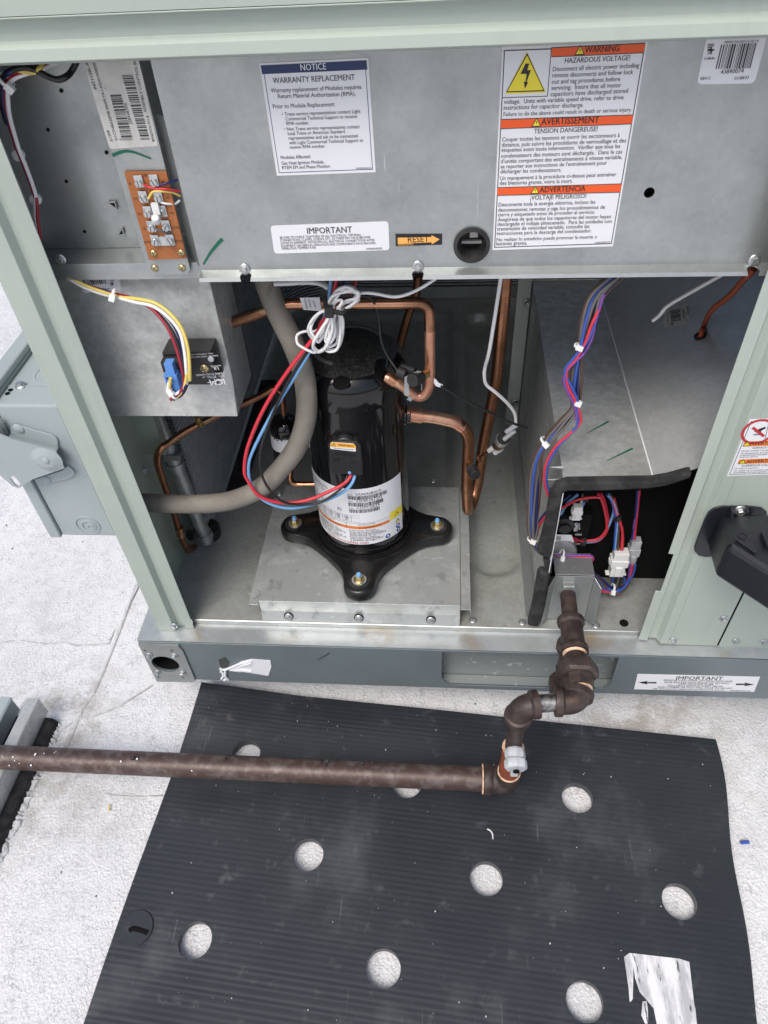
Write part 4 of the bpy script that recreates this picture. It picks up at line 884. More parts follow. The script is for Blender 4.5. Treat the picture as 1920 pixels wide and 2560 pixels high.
vs_ = MB().cyl(a, a.lerp(c_, .6), .0062, n=6).build('service_valve', 'brass', sl_, smooth=30, bevel=.0005); MB().cyl(a.lerp(c_, .5), c_+(c_-a)*.25, .0098, .0092, 20).build('valve_cap', 'rubber', vs_, smooth=40, bevel=.001)
ps = thing('pressure_switch', Q(1350, 1000, 1.0), 'small copper pressure switch with white sleeves beside the partition', 'pressure switch')
MB().tube([Q(1115, 1185, 1.012), Q(1160, 1150, 1.0), Q(1215, 1105, .99)], .0024, 10).build('stem', 'copper', ps, smooth=60)
a, c_ = Q(1245, 1075, .985), Q(1330, 1035, .97)
MB().lathe([(.007, 0), (.004, .002)], Q(1115, 1185, 1.01), (.6, -.5, .4), 14).build('braze_collar', 'copper_dark', ps)
b = MB(); b.tube([Q(1215, 1105, .985), Q(1290, 1055, .978)], .0048, 10, smooth=0); b.tube([Q(1275, 1125, .985), Q(1340, 1085, .978)], .0052, 10, smooth=0); b.build('shrink_sleeve', 'white_plastic', ps, smooth=50)
MB().cyl(Q(1300, 1055, .975), Q(1340, 1005, .965), .0095, .0125, 18).build('switch_body', 'copper', ps, smooth=40); MB().cyl(Q(1335, 1010, .966), Q(1358, 985, .962), .0125, n=18).build('crimp_ring', 'alu', ps, smooth=40); MB().cyl(Q(1356, 987, .962), Q(1372, 965, .958), .0105, n=18).build('switch_cap', 'rubber', ps, smooth=40)
b = MB(); b.tube([Q(1375, 985, .955), Q(1470, 905, .945)], .0042, 8, smooth=0); b.tube([Q(1395, 910, .95), Q(1490, 845, .942)], .0042, 8, smooth=0); b.build('terminal_sleeve', 'grey_plastic', ps, smooth=50)
ww = MB().tube([P(1253, 690, y=.86), Q(1222, 40, .88), Q(1175, 230, .90), Q(1165, 320, .905), Q(1185, 420, .91), Q(1280, 500, .915), Q(1400, 610, .925), Q(1480, 720, .935), Q(1492, 830, .942)], .0027, 10).build('switch_wire', 'w_white', smooth=60)
tag(ww, 'white wire hanging from the control cover down to the pressure switch', 'wire')
bw = MB().tube([P(*C1(1100, 320), y=.86), P(*C1(1230, 350), y=.86), P(*C1(1320, 460), y=.865), P(*C1(1370, 700), y=.87), P(*C1(1400, 950), y=.87), P(*C1(1480, 1150), y=.868), P(*C1(1580, 1300), y=.86), Q(255, 270, .857)], .0019, 8).build('sensor_wire', 'w_black', smooth=60)
tag(bw, 'thin black sensor wire dropping past the compressor cap to the discharge pipe', 'wire', 'thin black sensor wires')
bw = MB().tube([Q(715, 440, .862), Q(900, 545, .87), Q(1100, 650, .88), Q(1300, 750, .89), Q(1470, 825, .90), Q(1610, 868, .93)], .0019, 8).build('sensor_wire', 'w_black', smooth=60)
tag(bw, 'thin black wire stretched from the white tape flag to the pressure switch', 'wire', 'thin black sensor wires')
rp = pipe('copper_pipe', [P(1046, 690, y=1.3), P(1040, 735, y=1.3), P(1020, 790, y=1.3), P(1003, 850, y=1.3), P(985, 930, y=1.3)], .0085, 'copper_dark', 'thin brown copper pipe standing behind the compressor', GC)

# filter drier with its tube
fd = thing('filter_drier', P(708, 1150, y=1.0), 'small black filter drier can with a white band, behind the grey hose', 'filter drier')
ct, cb_ = P(710, 1040, y=1.0), P(722, 1155, y=1.0); ax = (ct-cb_).normalized(); hL = (ct-cb_).length
MB().lathe([(.006, -.008), (.018, -.003), (.0245, .006), (.0258, .012), (.0258, hL*.62), (.0262, hL*.63), (.0275, hL*.66), (.0275, hL-.022), (.0262, hL-.014), (.018, hL-.005), (.0075, hL), (.006, hL+.004)], cb_, ax, 32).build('can', 'black_gloss', fd, smooth=40)
MB().lathe([(.0279, hL*.42), (.0279, hL*.70)], cb_, ax, 32, caps=False).build('paper_band', 'label', fd, smooth=60)
for i, (x, w_, h_) in enumerate(((335, .0018, .011), (380, .003, .002), (400, .004, .0015), (415, .004, .0015), (395, .003, .0012), (470, .002, .005), (560, .002, .002), (590, .0025, .0025), (625, .003, .003))):
    q = P(*C8(x, 830+ (i % 3)*32), y=.9708+.001*abs(x-480)/40); MB().box(q-V((w_/2, .0006, h_/2)), q+V((w_/2, 0, h_/2))).build('band_print', 'ink', fd)
MB().cyl(ct-ax*.002, ct+ax*.022, .0056, n=14).build('stub', 'copper', fd, smooth=50)
ll = thing('copper_pipe', P(395, 1125, y=.90), 'brown copper liquid pipe running from the filter drier down to the coil header', 'copper pipe', GC)
MB().tube([ct+ax*.012, P(706, 1000, y=1.0), P(702, 978, y=1.0), P(685, 972, y=.995), P(650, 990, y=.985), P(600, 1013, y=.97), P(540, 1040, y=.95), P(470, 1075, y=.925), P(428, 1103, y=.905), P(402, 1122, y=.89), P(393, 1150, y=.885), P(405, 1195, y=.885), P(425, 1250, y=.885), P(440, 1300, y=.885), P(450, 1335, y=.885), P(462, 1362, y=.89), P(474, 1376, y=.90), P(486, 1366, y=.925)], .0062, 14).build('tube', 'copper_dark', ll, smooth=60)
a = P(*A4(1300, 1092), y=.93); fv = MB().cyl(a-V((0, 0, .002)), a+V((0, -.004, .014)), .0062, n=6).build('fitting', 'brass', ll, smooth=30, bevel=.0004); MB().cyl(a+V((0, -.004, .013)), a+V((0, -.005, .02)), .0045, n=12).build('fitting_cap', 'brass', fv, smooth=30)
for t0, t1 in ((P(447, 1318, y=.885), P(452, 1340, y=.885)), (P(470, 1374, y=.898), P(482, 1370, y=.915))): MB().cyl(t0, t1, .0078, n=14).build('brazed_joint', 'copper', ll, smooth=50)
o = MB().tube([P(727, 1175, y=1.0), P(726, 1195, y=1.0), P(735, 1208, y=1.0), P(755, 1211, y=1.0), P(800, 1210, y=1.0)], .0058, 12).build('copper_pipe', 'copper', smooth=60)
tag(o, 'short copper stub bending out below the filter drier', 'copper pipe', GC)

# grey hose
hs = MB().tube([P(655, 660, y=.87), P(671, 721, y=.87), P(697, 785, y=.865), P(732, 857, y=.855), P(757, 926, y=.847), P(766, 988, y=.842), P(764, 1049, y=.838), P(745, 1111, y=.832), P(712, 1160, y=.826), P(665, 1210, y=.82), P(617, 1238, y=.815), P(559, 1255, y=.812), P(482, 1260, y=.81), P(386, 1258, y=.81), P(330, 1255, y=.81)], .0155, 20, smooth=12)
n_ = len(hs.v)//20
vv = []
for i in range(n_):
    rg = [V(p) for p in hs.v[i*20:(i+1)*20]]; c_ = sum(rg, V())/20; s = 1+.012*(-1)**i; vv += [tuple(c_+(p-c_)*s) for p in rg]
hs.v = vv
tag(hs.build('conduit_hose', 'conduit', smooth=60), 'thick dusty grey hose curving down past the compressor to the left post', 'hose')
# ------------------------------------------------------------------ terminal board on the mounting strip
YT = YS-.0035
tbd = thing('terminal_board', P(420, 640, y=YT), 'brown terminal board with rows of screw terminals on the metal strip', 'terminal board')
L = Label([A1(808, 1110), A1(1080, 1108), A1(1212, 1670), A1(970, 1678)], V((0, YT+.002, 0)), FY, 'board', thick=.0022)
for t, p, q in (('LTB', (925, 1140), (960, 1138)), ('R', (847, 1194), (860, 1193)), ('B', (1058, 1186), (1072, 1185)), ('Y1', (872, 1295), (896, 1293)), ('W1', (1080, 1285), (1108, 1283)), ('Y2', (900, 1391), (925, 1389)), ('W2', (1105, 1383), (1135, 1381)),
                ('G', (934, 1483), (948, 1482)), ('CO2', (1124, 1477), (1165, 1474)), ('ESTOP', (940, 1570), (990, 1567)), ('ESTOP', (1138, 1565), (1192, 1562))): L.text(t, A1(*p), A1(*q), 'ink', .3)
L.build('board', tbd)
yt = YT-.0006
for (x, y) in ((905, 1180), (1003, 1175), (933, 1280), (1029, 1276), (962, 1376), (1056, 1372), (985, 1470), (1080, 1465), (1010, 1560), (1107, 1557)):
    l = P(*A1(x, y), y=yt); f = MB(); f.box(l+V((-.0048, -.0022, -.005)), l+V((.0048, 0, .0075))); f = f.build('terminal', 'screw', tbd, bevel=.0006)
    screw(f, l+V((-.0004, -.0022, -.0006)), s=.0028, kind='slot', spin=random.uniform(0, 1.2)+.9)
l = P(*A1(1060, 1560), y=yt); MB().box(l+V((-.011, -.0012, -.0055)), l+V((.011, -.0002, .0055))).build('jumper_plate', 'screw', tbd)
for t in ((995, 1640), (1175, 1637)): screw(tbd, P(*A1(*t), y=yt), s=.0028, kind='pan', mat='zincyel', spin=random.random()*3)
l = P(*A1(1013, 1430), y=yt-.012); b = MB(); b.lathe([(.004, -.004), (.005, 0), (.005, .008), (.003, .011)], l, (.25, -.6, .5), 12); b.box(l+V((-.004, .006, .004)), l+V((.004, .0105, .016))); b.build('standoff', 'white_plastic', tbd, smooth=40)
for col, pts in (('red', ((930, 1195), (960, 1212), (1010, 1222), (1080, 1226), (1165, 1240))), ('navy', ((1030, 1198), (1070, 1192), (1105, 1182), (1150, 1165))), ('yellow', ((962, 1288), (975, 1262), (1000, 1240), (1060, 1240), (1120, 1248), (1165, 1270))),
                 ('white', ((1030, 1298), (1045, 1312), (1090, 1322), (1135, 1320), (1165, 1298))), ('grey', ((1005, 1482), (1040, 1495), (1100, 1508), (1200, 1515)))):
    wire(tbd, [(*A1(*p), yt-.003+.012*max(0, (p[0]-1080)/90)) for p in pts], .0013, col)

# ------------------------------------------------------------------ control module (mounted upside down) with its harness
ym0, ym1 = YM-.003, YM-.038
cm = thing('control_module', P(*A4(1330, 830), y=YM), 'black control module with white upside down print on the galvanised plate', 'control module')
fc = [P(*A4(*t), y=ym1) for t in ((1056, 640), (1432, 612), (1495, 832), (1105, 842))]
xa, xb_, zt2, zb3 = (fc[0].x+fc[3].x)/2, (fc[1].x+fc[2].x)/2, (fc[0].z+fc[1].z)/2, (fc[2].z+fc[3].z)/2
xb_ = min(xb_, xp-.006)
MB().box((xa, ym1, zb3), (xb_, ym0, zt2)).build('case', 'black_plastic', cm, bevel=.002)
L = Label([A4(1220, 640), A4(1222, 640), A4(1222, 642), A4(1220, 642)], V((0, ym1-.0001, 0)), FY, 'black_plastic', .0001)
# lettering that stays on the case
for t, p, q, bo in (('FLASHING - SAFETY INPUT OPEN', (1410, 640), (1222, 652), .4), ('SOLID - COMPRESSOR LOCKOUT', (1380, 626), (1212, 636), .4), ('MADE IN USA', (1432, 704), (1362, 709), .2), ('UL', (1412, 714), (1375, 717), 1.5), ('TRANE X13651684001', (1450, 752), (1270, 765), .7),
                    ('RLV3 - BC1703 - LF', (1452, 770), (1310, 779), .5), ('ICM', (1450, 792), (1355, 800), 2), ('CONTROLS', (1405, 784), (1360, 787), .2), ('C', (1228, 750), (1215, 751), .8), ('R', (1232, 770), (1215, 772), .8)):
    L.text(t, A4(*p), A4(*q), 'label', bo, 1.1)
L.line(A4(1450, 800), A4(1345, 820), .0012, 'label')
L.build('case_print', cm)
screw(cm, P(*A4(1325, 727), y=ym1-.0003), s=.0042, kind='pan', mat='zincyel'); MB().lathe([(.0042, 0), (.0038, .0012), (.0001, .002)], P(*A4(1367, 668), y=ym1), FY, 14).build('indicator', 'grey_plastic', cm, smooth=50)
b = MB(); q = P(*A4(1122, 712), y=ym1-.012); b.box(V((q.x-.014, ym1-.016, q.z-.008)), V((q.x+.016, ym1, q.z+.008))); b.build('socket_hood', 'black_plastic', cm, bevel=.001)
b = MB(); q0, q1 = P(*A4(1075, 768), y=ym1-.02), P(*A4(1150, 856), y=ym1-.02); w_ = .017
b.box((q0.x, ym1-.028, q1.z), (q0.x+w_, ym1-.012, q0.z+.004)); b.box((q0.x+.004, ym1-.026, q0.z+.004), (q0.x+w_-.002, ym1-.014, q0.z+.02))
for i in range(4): b.box((q0.x+.002, ym1-.0283, q1.z+.002+i*.0056), (q0.x+w_-.009, ym1-.028, q1.z+.0055+i*.0056), k=1)
for i in range(7): b.box((q0.x+w_-.006, ym1-.0292, q1.z+.001+i*.003), (q0.x+w_-.001, ym1-.028, q1.z+.0024+i*.003))
b.build('plug', ['w_plug', 'w_navy'], cm, bevel=.0004)
hn = thing('module_harness', P(*A4(1160, 880), y=.765), 'bundle of red, black, blue, yellow and white wires arching down to the black control module', 'wire bundle', 'wire bundles inside the unit')
base_ = ((425, 122), (520, 175), (640, 215), (740, 245), (860, 275), (960, 325), (1040, 400), (1100, 490), (1140, 590), (1172, 700), (1192, 800))
for col, off, end in (('dred', (0, 0), ((1188, 850), (1150, 900), (1105, 932))), ('black', (14, 8), ((1205, 850), (1175, 900), (1125, 930))), ('navy', (6, 2), ((1205, 830), (1180, 880), (1140, 905), (1110, 870))), ('yellow', (16, 6), ((1214, 760), (1195, 850), (1150, 915), (1100, 890), (1105, 790))), ('white', (8, 10), ((1200, 840), (1165, 880), (1120, 905), (1088, 880), (1095, 820)))):
    pts = []
    for i, (x, y) in enumerate(base_):
        s = 1.0; ex = 0; ey = 0
        if col == 'yellow': ex, ey = (0, 8, 18, 22, 8, 30, 50, 62, 60, 40, 22)[i], (0, 6, 14, 14, -4, -26, -30, -26, -8, 0, 0)[i]
        if col == 'white': ex, ey = (0, 4, 6, 4, 4, 20, 40, 55, 45, 25, 10)[i], (4, 12, 18, 12, 14, -10, -16, -12, 0, 0, 0)[i]
        if col == 'navy': ex, ey = (0, 0, 0, 0, 0, 18, 36, 40, 36, 22, 10)[i], (0, 0, 0, 0, 4, -4, -10, -8, 0, 0, 0)[i]
        if col == 'black': ex, ey = 6, (0, 4, 4, 4, 6, 6, 4, 0, 0, 0, 0)[i]
        pts.append((*A4(x+off[0]+ex, y+off[1]+ey), .800-.004*(col in ('white', 'yellow')) - .050*max(0, min(1, (i-3)/6))))
    pts += [(*A4(*e), .745) for e in end]
    wire(hn, pts, .0022, col)
a, c_ = P(*A4(735, 240), y=.796), P(*A4(790, 256), y=.796); cable_tie(hn, (a+P(*A4(745, 258), y=.794))/2, c_-a, .0062)
a, c_ = P(*A4(1150, 895), y=.746), P(*A4(1110, 920), y=.746); cable_tie(hn, P(*A4(1132, 898), y=.746), c_-a, .0056)

# upper left harness in the control box
hu = thing('control_harness', P(20, 205, y=.79), 'wires tied behind the left post at the top of the control box', 'wire bundle', 'wire bundles inside the unit')
U = crop(0, 100, .2079)
def uw(col, pts, r=.0026): wire(hu, [(*U(*p[:2]), p[2] if len(p) > 2 else .79) for p in pts], r, col)
uw('yellow', ((545, 140, .80), (525, 250, .80), (470, 350), (400, 390), (250, 380), (100, 430), (20, 500), (-20, 600)), .0024)
uw('dred', ((820, 160, .81), (640, 250, .805), (450, 330, .80), (250, 400), (120, 460), (75, 540), (65, 700), (80, 860), (130, 1050), (200, 1280), (290, 1500), (400, 1800), (440, 1960), (450, 2150), (480, 2400)))
uw('white', ((860, 170, .81), (650, 275, .805), (450, 360, .80), (250, 420), (140, 480), (95, 560), (90, 700), (110, 900), (160, 1100), (230, 1330), (300, 1500), (380, 1720), (425, 1880), (430, 2100), (460, 2300)))
uw('black', ((965, 120, .81), (930, 240, .805), (850, 390, .80), (780, 450), (690, 475), (580, 440), (450, 375), (300, 330), (120, 380), (40, 470), (15, 620), (30, 800), (90, 1000)), .0032)
uw('navy', ((620, 150, .81), (450, 250, .805), (280, 320, .80), (150, 370), (60, 440), (35, 560), (40, 760), (110, 1020)), .003)
cable_tie(hu, P(*U(70, 490), y=.787), P(*U(110, 450), y=.787)-P(*U(40, 540), y=.787), .0075)
for t in ((228, 1370), (432, 1900)): MB().lathe([(.006, 0), (.007, .003), (.006, .008), (.002, .010)], P(*U(*t), y=.80), (.3, -1, .1), 14).build('wire_clip', 'white_plastic', hu, smooth=50)

# ------------------------------------------------------------------ compressor leads and the coiled white wire
ld = thing('compressor_leads', P(822, 771, y=.83), 'red, light blue and black motor leads looping down to the compressor terminal cover', 'wire bundle', 'wire bundles inside the unit')
yl = lambda p: .845 if p[1] < 1175 or p[0] < 800 else .845
def lead(col, pts, r, ys):
    n = len(pts); MB().tube([P(x, y, y=ys[0]+(ys[1]-ys[0])*min(1, i/(n*.45)) if i < n*.6 else ys[1]+(ys[2]-ys[1])*(i-n*.6)/(n*.4-1)) for i, (x, y) in enumerate(pts)], r, 10).build('wire', 'w_'+col, ld, smooth=60)
lead('red', ((842, 690), (838, 720), (824, 771), (790, 836), (724, 922), (662.5, 1017), (621.5, 1111), (611, 1172), (619, 1200), (650, 1241), (708, 1257), (773, 1249), (839, 1221), (866, 1204), (879, 1186)), .0028, (.83, .80, .846))
lead('lblue', ((828, 690), (826, 720), (818, 771), (792, 845), (736, 943), (683, 1029), (634, 1123), (621, 1167), (629, 1214), (662, 1252), (716, 1270), (774, 1263), (839, 1241), (875, 1215), (888, 1188)), .0026, (.832, .803, .846))
lead('black', ((850, 690), (842, 725), (820, 775), (788, 850), (735, 930), (703, 988), (667, 1074), (650, 1140), (657, 1194), (685, 1237), (723, 1259), (793, 1258), (845, 1228), (862, 1205), (869, 1186)), .0021, (.836, .796, .846))
for col, pts in (('red', ((832, 690), (828, 735), (822, 775), (800, 815))), ('dred', ((846, 690), (842, 725), (830, 760))), ('dred', ((892, 690), (885, 715), (870, 735))), ('navy', ((862, 690), (858, 715), (845, 740)))): MB().tube([P(x, y, y=.838) for x, y in pts], .003, 10).build('wire', 'w_'+col, ld, smooth=60)
wc = thing('white_wire_coil', P(830, 790, y=.815), 'coil of spare white wire with a black cable tie by the copper pipe', 'wire coil')
ci = 0
loops = [((700, 470), (720, 380), (790, 250), (930, 200), (1040, 240), (1085, 330), (1010, 440), (890, 520), (830, 600), (825, 800), (800, 950), (740, 1010), (690, 1000), (700, 850), (690, 650)),
         ((690, 440), (740, 330), (860, 270), (1000, 255), (1095, 290), (1060, 370), (900, 400), (820, 500), (760, 620), (775, 800), (740, 920), (690, 960), (640, 900), (690, 700), (700, 560)),
         ((720, 450), (790, 330), (900, 220), (990, 230), (1050, 330), (960, 420), (830, 480), (800, 560), (840, 700), (830, 900), (790, 1060), (700, 1100), (630, 1060), (680, 920), (720, 760), (700, 560)),
         ((690, 540), (640, 680), (560, 850), (470, 930), (410, 870), (400, 780), (450, 660), (560, 560)),
         ((700, 560), (690, 700), (600, 880), (540, 970), (510, 930), (560, 830), (640, 700), (670, 570)),
         ((710, 560), (720, 760), (690, 930), (620, 1050), (530, 1085), (470, 1030), (470, 940), (560, 800), (660, 640), (690, 560)),
         ((665, 600), (600, 740), (480, 815), (330, 830), (240, 880), (240, 970), (290, 1030), (400, 1090), (490, 1110), (600, 1060), (680, 900), (720, 700), (715, 560)),
         ((740, 470), (790, 400), (850, 400), (860, 430), (800, 500)), ((830, 520), (850, 440), (950, 390), (1080, 375), (1060, 420), (900, 500), (850, 580))]
for i, lp in enumerate(loops):
    for cpy in range(2 if i < 6 else 1):
        rd = random.Random(i*7+cpy); ox, oy = (rd.uniform(-26, 26), rd.uniform(-22, 22)) if cpy else (0, 0)
        MB().tube([P(*C1(x+ox+rd.uniform(-9, 9), y+oy+rd.uniform(-9, 9)), y=.812+.006*math.sin(i*2.1+j*.7+cpy*2)+.002*i*(-1)**i*.5) for j, (x, y) in enumerate(lp)], .0019, 8, closed=i not in (7, 8), smooth=7).build('wire_loop', 'w_white', wc, smooth=60)
MB().tube([P(*C1(x, y), y=.815) for x, y in ((1080, 310), (1120, 290), (1250, 290), (1380, 310), (1500, 335), (1620, 340), (1750, 310), (1950, 220), (2200, 60))], .0021, 8).build('wire_tail', 'w_white', wc, smooth=60)
MB().tube([P(*C1(x, y), y=.86) for x, y in ((-80, 165), (100, 160), (300, 148), (470, 150), (580, 175), (660, 225))], .003, 8).build('wire_tail', 'w_white', wc, smooth=60)
MB().tube([P(*C1(x, y), y=.862) for x, y in ((520, 150), (610, 170), (665, 210))], .003, 8).build('wire_tail', 'w_white', wc, smooth=60)
a, c_ = P(*C1(640, 490), y=.797), P(*C1(890, 560), y=.80)
b = MB(); b.tube([a+V((-.004, .02, .004)), a, a.lerp(c_, .3)+V((0, -.004, 0)), a.lerp(c_, .7)+V((0, -.004, 0)), c_, c_+V((.002, .02, 0))], .0032, 8)
m_ = a.lerp(c_, .22); b.box(m_+V((-.006, -.009, -.008)), m_+V((.004, -.001, .006))); b.build('cable_tie', 'rubber', wc, smooth=40)

# ------------------------------------------------------------------ right harness over the burner box
rh = thing('burner_harness', P(1345, 1140, y=.80), 'long bundle of grey, blue, red and purple wires hanging past the burner box', 'wire bundle', 'wire bundles inside the unit')
main = ((1532, 688), (1482, 736), (1460, 795), (1449, 867), (1437, 921), (1431, 976), (1432, 1018), (1405, 1052), (1376, 1086), (1346, 1132), (1331, 1187), (1326, 1259), (1325, 1319), (1330, 1351), (1344, 1375), (1372, 1392))
for i, (col, dx, dy, r) in enumerate((('grey', 0, 0, .0022), ('grey', 6, 2, .0020), ('grey', 11, 3, .0022), ('brown', -5, -3, .0022), ('blue', 4, 4, .0022), ('grey', 15, 6, .0020), ('navy', 13, 8, .0022), ('brown', 18, 4, .002), ('grey', -2, 5, .0018))):
    wire(rh, [(x+dx*(1.4 if j < 3 else .55 if j in (3, 6, 9, 13) else 1)*(1+.25*math.sin(j*1.3+i)), y+dy*.5, .800-.003*(i % 3)+.0025*math.sin(j+i*2)+(-.003 if col in ('blue', 'navy') else 0)) for j, (x, y) in enumerate(main)], r, col)
for col, pts in (('purple', ((1510, 735), (1493, 790), (1478, 850), (1458, 885), (1437, 905), (1418, 925), (1410, 945), (1415, 970), (1430, 1000), (1441, 1030), (1440, 1050))),
                 ('red', ((1500, 770), (1480, 810), (1462, 860), (1440, 897), (1418, 925), (1419, 962), (1436, 998), (1449, 1030), (1450, 1058), (1423, 1086), (1389, 1116), (1366, 1158), (1361, 1200), (1372, 1242), (1385, 1262))),
                 ('blue', ((1492, 800), (1470, 850), (1436, 893), (1412, 928), (1428, 965), (1443, 1000), (1444, 1035), (1444, 1062), (1430, 1080), (1396, 1116), (1371, 1160), (1366, 1205), (1380, 1245))),
                 ('navy', ((1498, 780), (1482, 830), (1460, 880)))):
    wire(rh, [(x, y, .790) for x, y in pts], .0020, col)
for i, (p, q) in enumerate(((A7(520, 492), A7(548, 492)), (A7(505, 825), A7(540, 815)), (A7(322, 1045), A7(352, 1068)), (A8(155, 432), A8(190, 428)))):
    a, c_ = P(*p, y=.792), P(*q, y=.792); cable_tie(rh, (a+c_)/2+V((0, .003, 0)), V((.2, 0, 1)) if i != 2 else V((.8, 0, 1)), (c_-a).length*.62)
# lower run across to the plugs
low = ((1366, 1398), (1400, 1402), (1440, 1414), (1475, 1430), (1500, 1450), (1520, 1468), (1540, 1478), (1560, 1468), (1574, 1448))
for i, (col, dy) in enumerate((('grey', 4), ('blue', -3), ('brown', 8), ('grey', 0), ('navy', -6), ('blue', 3), ('grey', 10))): wire(rh, [(x, y+dy*(.5+.5*math.sin(j*.8+i)), .835-.004*(i % 3)) for j, (x, y) in enumerate(low)], .0024, col)
for i, (col, pts) in enumerate((('purple', ((1370, 1388), (1410, 1389), (1450, 1388), (1478, 1390), (1480, 1398), (1472, 1420))), ('red', ((1378, 1391), (1420, 1393), (1465, 1393), (1482, 1395), (1476, 1408), (1470, 1425))), ('purple', ((1485, 1462), (1505, 1472), (1530, 1478))), ('red', ((1486, 1468), (1505, 1478), (1532, 1480))))): wire(rh, [(x, y, .828) for x, y in pts], .0022, col)
for p, q in ((A8(362, 512), A8(366, 548)), (A8(676, 730), A8(688, 758))): a, c_ = P(*p, y=.826), P(*q, y=.826); cable_tie(rh, (a+c_)/2+V((0, .004, 0)), (1, 0, -.3), .0085)
b = MB()
def plug(parent, px, py, y, w, h, d, mat='white_plastic', ears=True):
    c_ = P(px, py, y=y); b = MB(); b.box(c_+V((-w*.42, -d/2, 0)), c_+V((w*.42, d/2, h*.5))); b.box(c_+V((-w*.5, -d*.6, -h*.05)), c_+V((w*.5, d*.6, h*.22))); b.box(c_+V((-w*.4, -d/2, -h*.5)), c_+V((w*.4, d/2, 0)))
    b.box(c_+V((-w*.2, -d*.72, -h*.42)), c_+V((w*.2, -d*.5, -h*.02)))
    if ears: b.box(c_+V((-w*.6, -d*.3, -h*.5)), c_+V((w*.6, d*.3, -h*.45))); b.box(c_+V((-w*.57, -d*.3, -h*.02)), c_+V((w*.57, d*.3, h*.13)))
    return b.build('plug_connector', mat, parent, bevel=.0012)
plug(rh, 1546, 1406, .85, .030, .060, .018); plug(rh, 1582, 1380, .87, .02, .066, .016, 'grey_plastic', False)
for i, (col, pts) in enumerate((('blue', ((1517, 1237), (1530, 1255), (1540, 1300), (1538, 1340), (1535, 1374))), ('brown', ((1525, 1237), (1540, 1260), (1546, 1300), (1545, 1374))), ('red', ((1528, 1240), (1546, 1300), (1556, 1325), (1553, 1374))), ('red', ((1535, 1245), (1552, 1310), (1557, 1340), (1556, 1374))), ('lblue', ((1520, 1237), (1536, 1258), (1544, 1290), (1540, 1340), (1537, 1374))),
                                ('purple', ((1596, 1225), (1593, 1270), (1586, 1310), (1582, 1348))), ('red', ((1599, 1225), (1592, 1290), (1586, 1348))), ('navy', ((1594, 1225), (1588, 1300), (1579, 1348))),
                                ('blue', ((1534, 1440), (1532, 1458), (1540, 1472))), ('black', ((1540, 1440), (1538, 1460), (1530, 1470))), ('grey', ((1548, 1440), (1540, 1470))), ('black', ((1554, 1440), (1550, 1465), (1545, 1475))), ('blue', ((1560, 1440), (1562, 1458), (1552, 1474))),
                                ('red', ((1580, 1412), (1578, 1430), (1568, 1452), (1555, 1468))), ('blue', ((1588, 1412), (1584, 1432), (1572, 1455))), ('purple', ((1576, 1412), (1572, 1440))))):
    wire(rh, [(x, y, .85) for x, y in pts], .0022, col)
MB().cyl(P(*A8(703, 285), y=.848), P(*A8(722, 292), y=.848), .007, n=10).build('tape_wrap', 'rubber', rh, smooth=40)
# gas valve and the wire loop in front of it
gv = thing('gas_valve', P(1440, 1395, y=.92), 'black gas valve with round knob, inside the dark burner box', 'gas valve')
yv = .862
c_ = P(*A8(360, 440), y=yv+.004); MB().lathe([(.024, 0), (.024, .03), (.022, .033)], c_+V((0, .006, -.006)), (0, -1, .25), 28).build('regulator', 'alu', gv, smooth=40)
a, d_ = P(*A8(342, 270), y=yv), P(*A8(505, 520), y=yv); MB().box((a.x, yv, d_.z-.03), (d_.x, yv+.06, a.z)).build('valve_body', 'dark', gv, bevel=.003)
k_ = P(*A8(378, 330), y=yv-.004); MB().lathe([(.017, -.012), (.017, .004), (.010, .006), (.010, .012), (.001, .013)], k_, FY, 24).build('knob', 'black_plastic', gv, smooth=40)
L = Label([A8(318, 392), A8(425, 395), A8(440, 440), A8(310, 445)], V((0, yv-.014, 0)), FY)
L.bars(A8(330, 402), A8(355, 402), A8(355, 428), A8(330, 428), 3, 12, 'ink_grey'); L.text('gas valve control', A8(330, 440), A8(425, 436), 'ink_grey', .3); L.build('valve_label', gv)
L = Label([A8(442, 318), A8(510, 318), A8(500, 470), A8(438, 470)], V((0, yv-.001, 0)), FY, 'dark')
L.text('NO', A8(485, 383), A8(447, 383), 'label', 2) if False else L.text('ON', A8(447, 397), A8(485, 397), 'label', 2, 1.0); L.text('OFF', A8(446, 455), A8(482, 455), 'label', 2); L.text('MGH', A8(462, 368), A8(460, 318), 'label', 1.5); L.text('000', A8(480, 360), A8(478, 320), 'grey_plastic', 1); L.text('LO', A8(395, 302), A8(414, 320), 'label', 1.2); L.build('valve_plate', gv)
plug(gv, 1442, 1280, .85, .017, .030, .011, ears=True)
lw = thing('valve_wires', P(1505, 1290, y=.87), 'loop of red and light blue wires in the dark burner box opening', 'wire bundle', 'wire bundles inside the unit')
O8 = lambda pts, y: [(*A8(*p), y) for p in pts]
wire(lw, O8(((465, 140), (400, 195), (352, 280), (350, 350), (385, 410), (450, 435), (530, 440), (600, 420), (650, 350), (685, 270), (690, 200), (665, 140)), .865), .0026, 'lblue')
wire(lw, O8(((590, 135), (620, 190), (645, 300), (640, 370), (590, 420), (520, 432), (440, 432), (370, 420), (325, 400)), .862), .0026, 'red')
wire(lw, O8(((610, 135), (635, 200), (655, 320), (635, 390), (580, 435), (500, 440)), .866), .0026, 'red')
wire(lw, O8(((600, 160), (540, 160), (460, 175), (390, 210), (340, 240), (270, 270), (225, 330), (205, 400)), .850), .0024, 'red')
wire(lw, O8(((420, 140), (360, 190), (280, 240), (235, 290), (210, 350), (195, 420)), .852), .0024, 'navy')
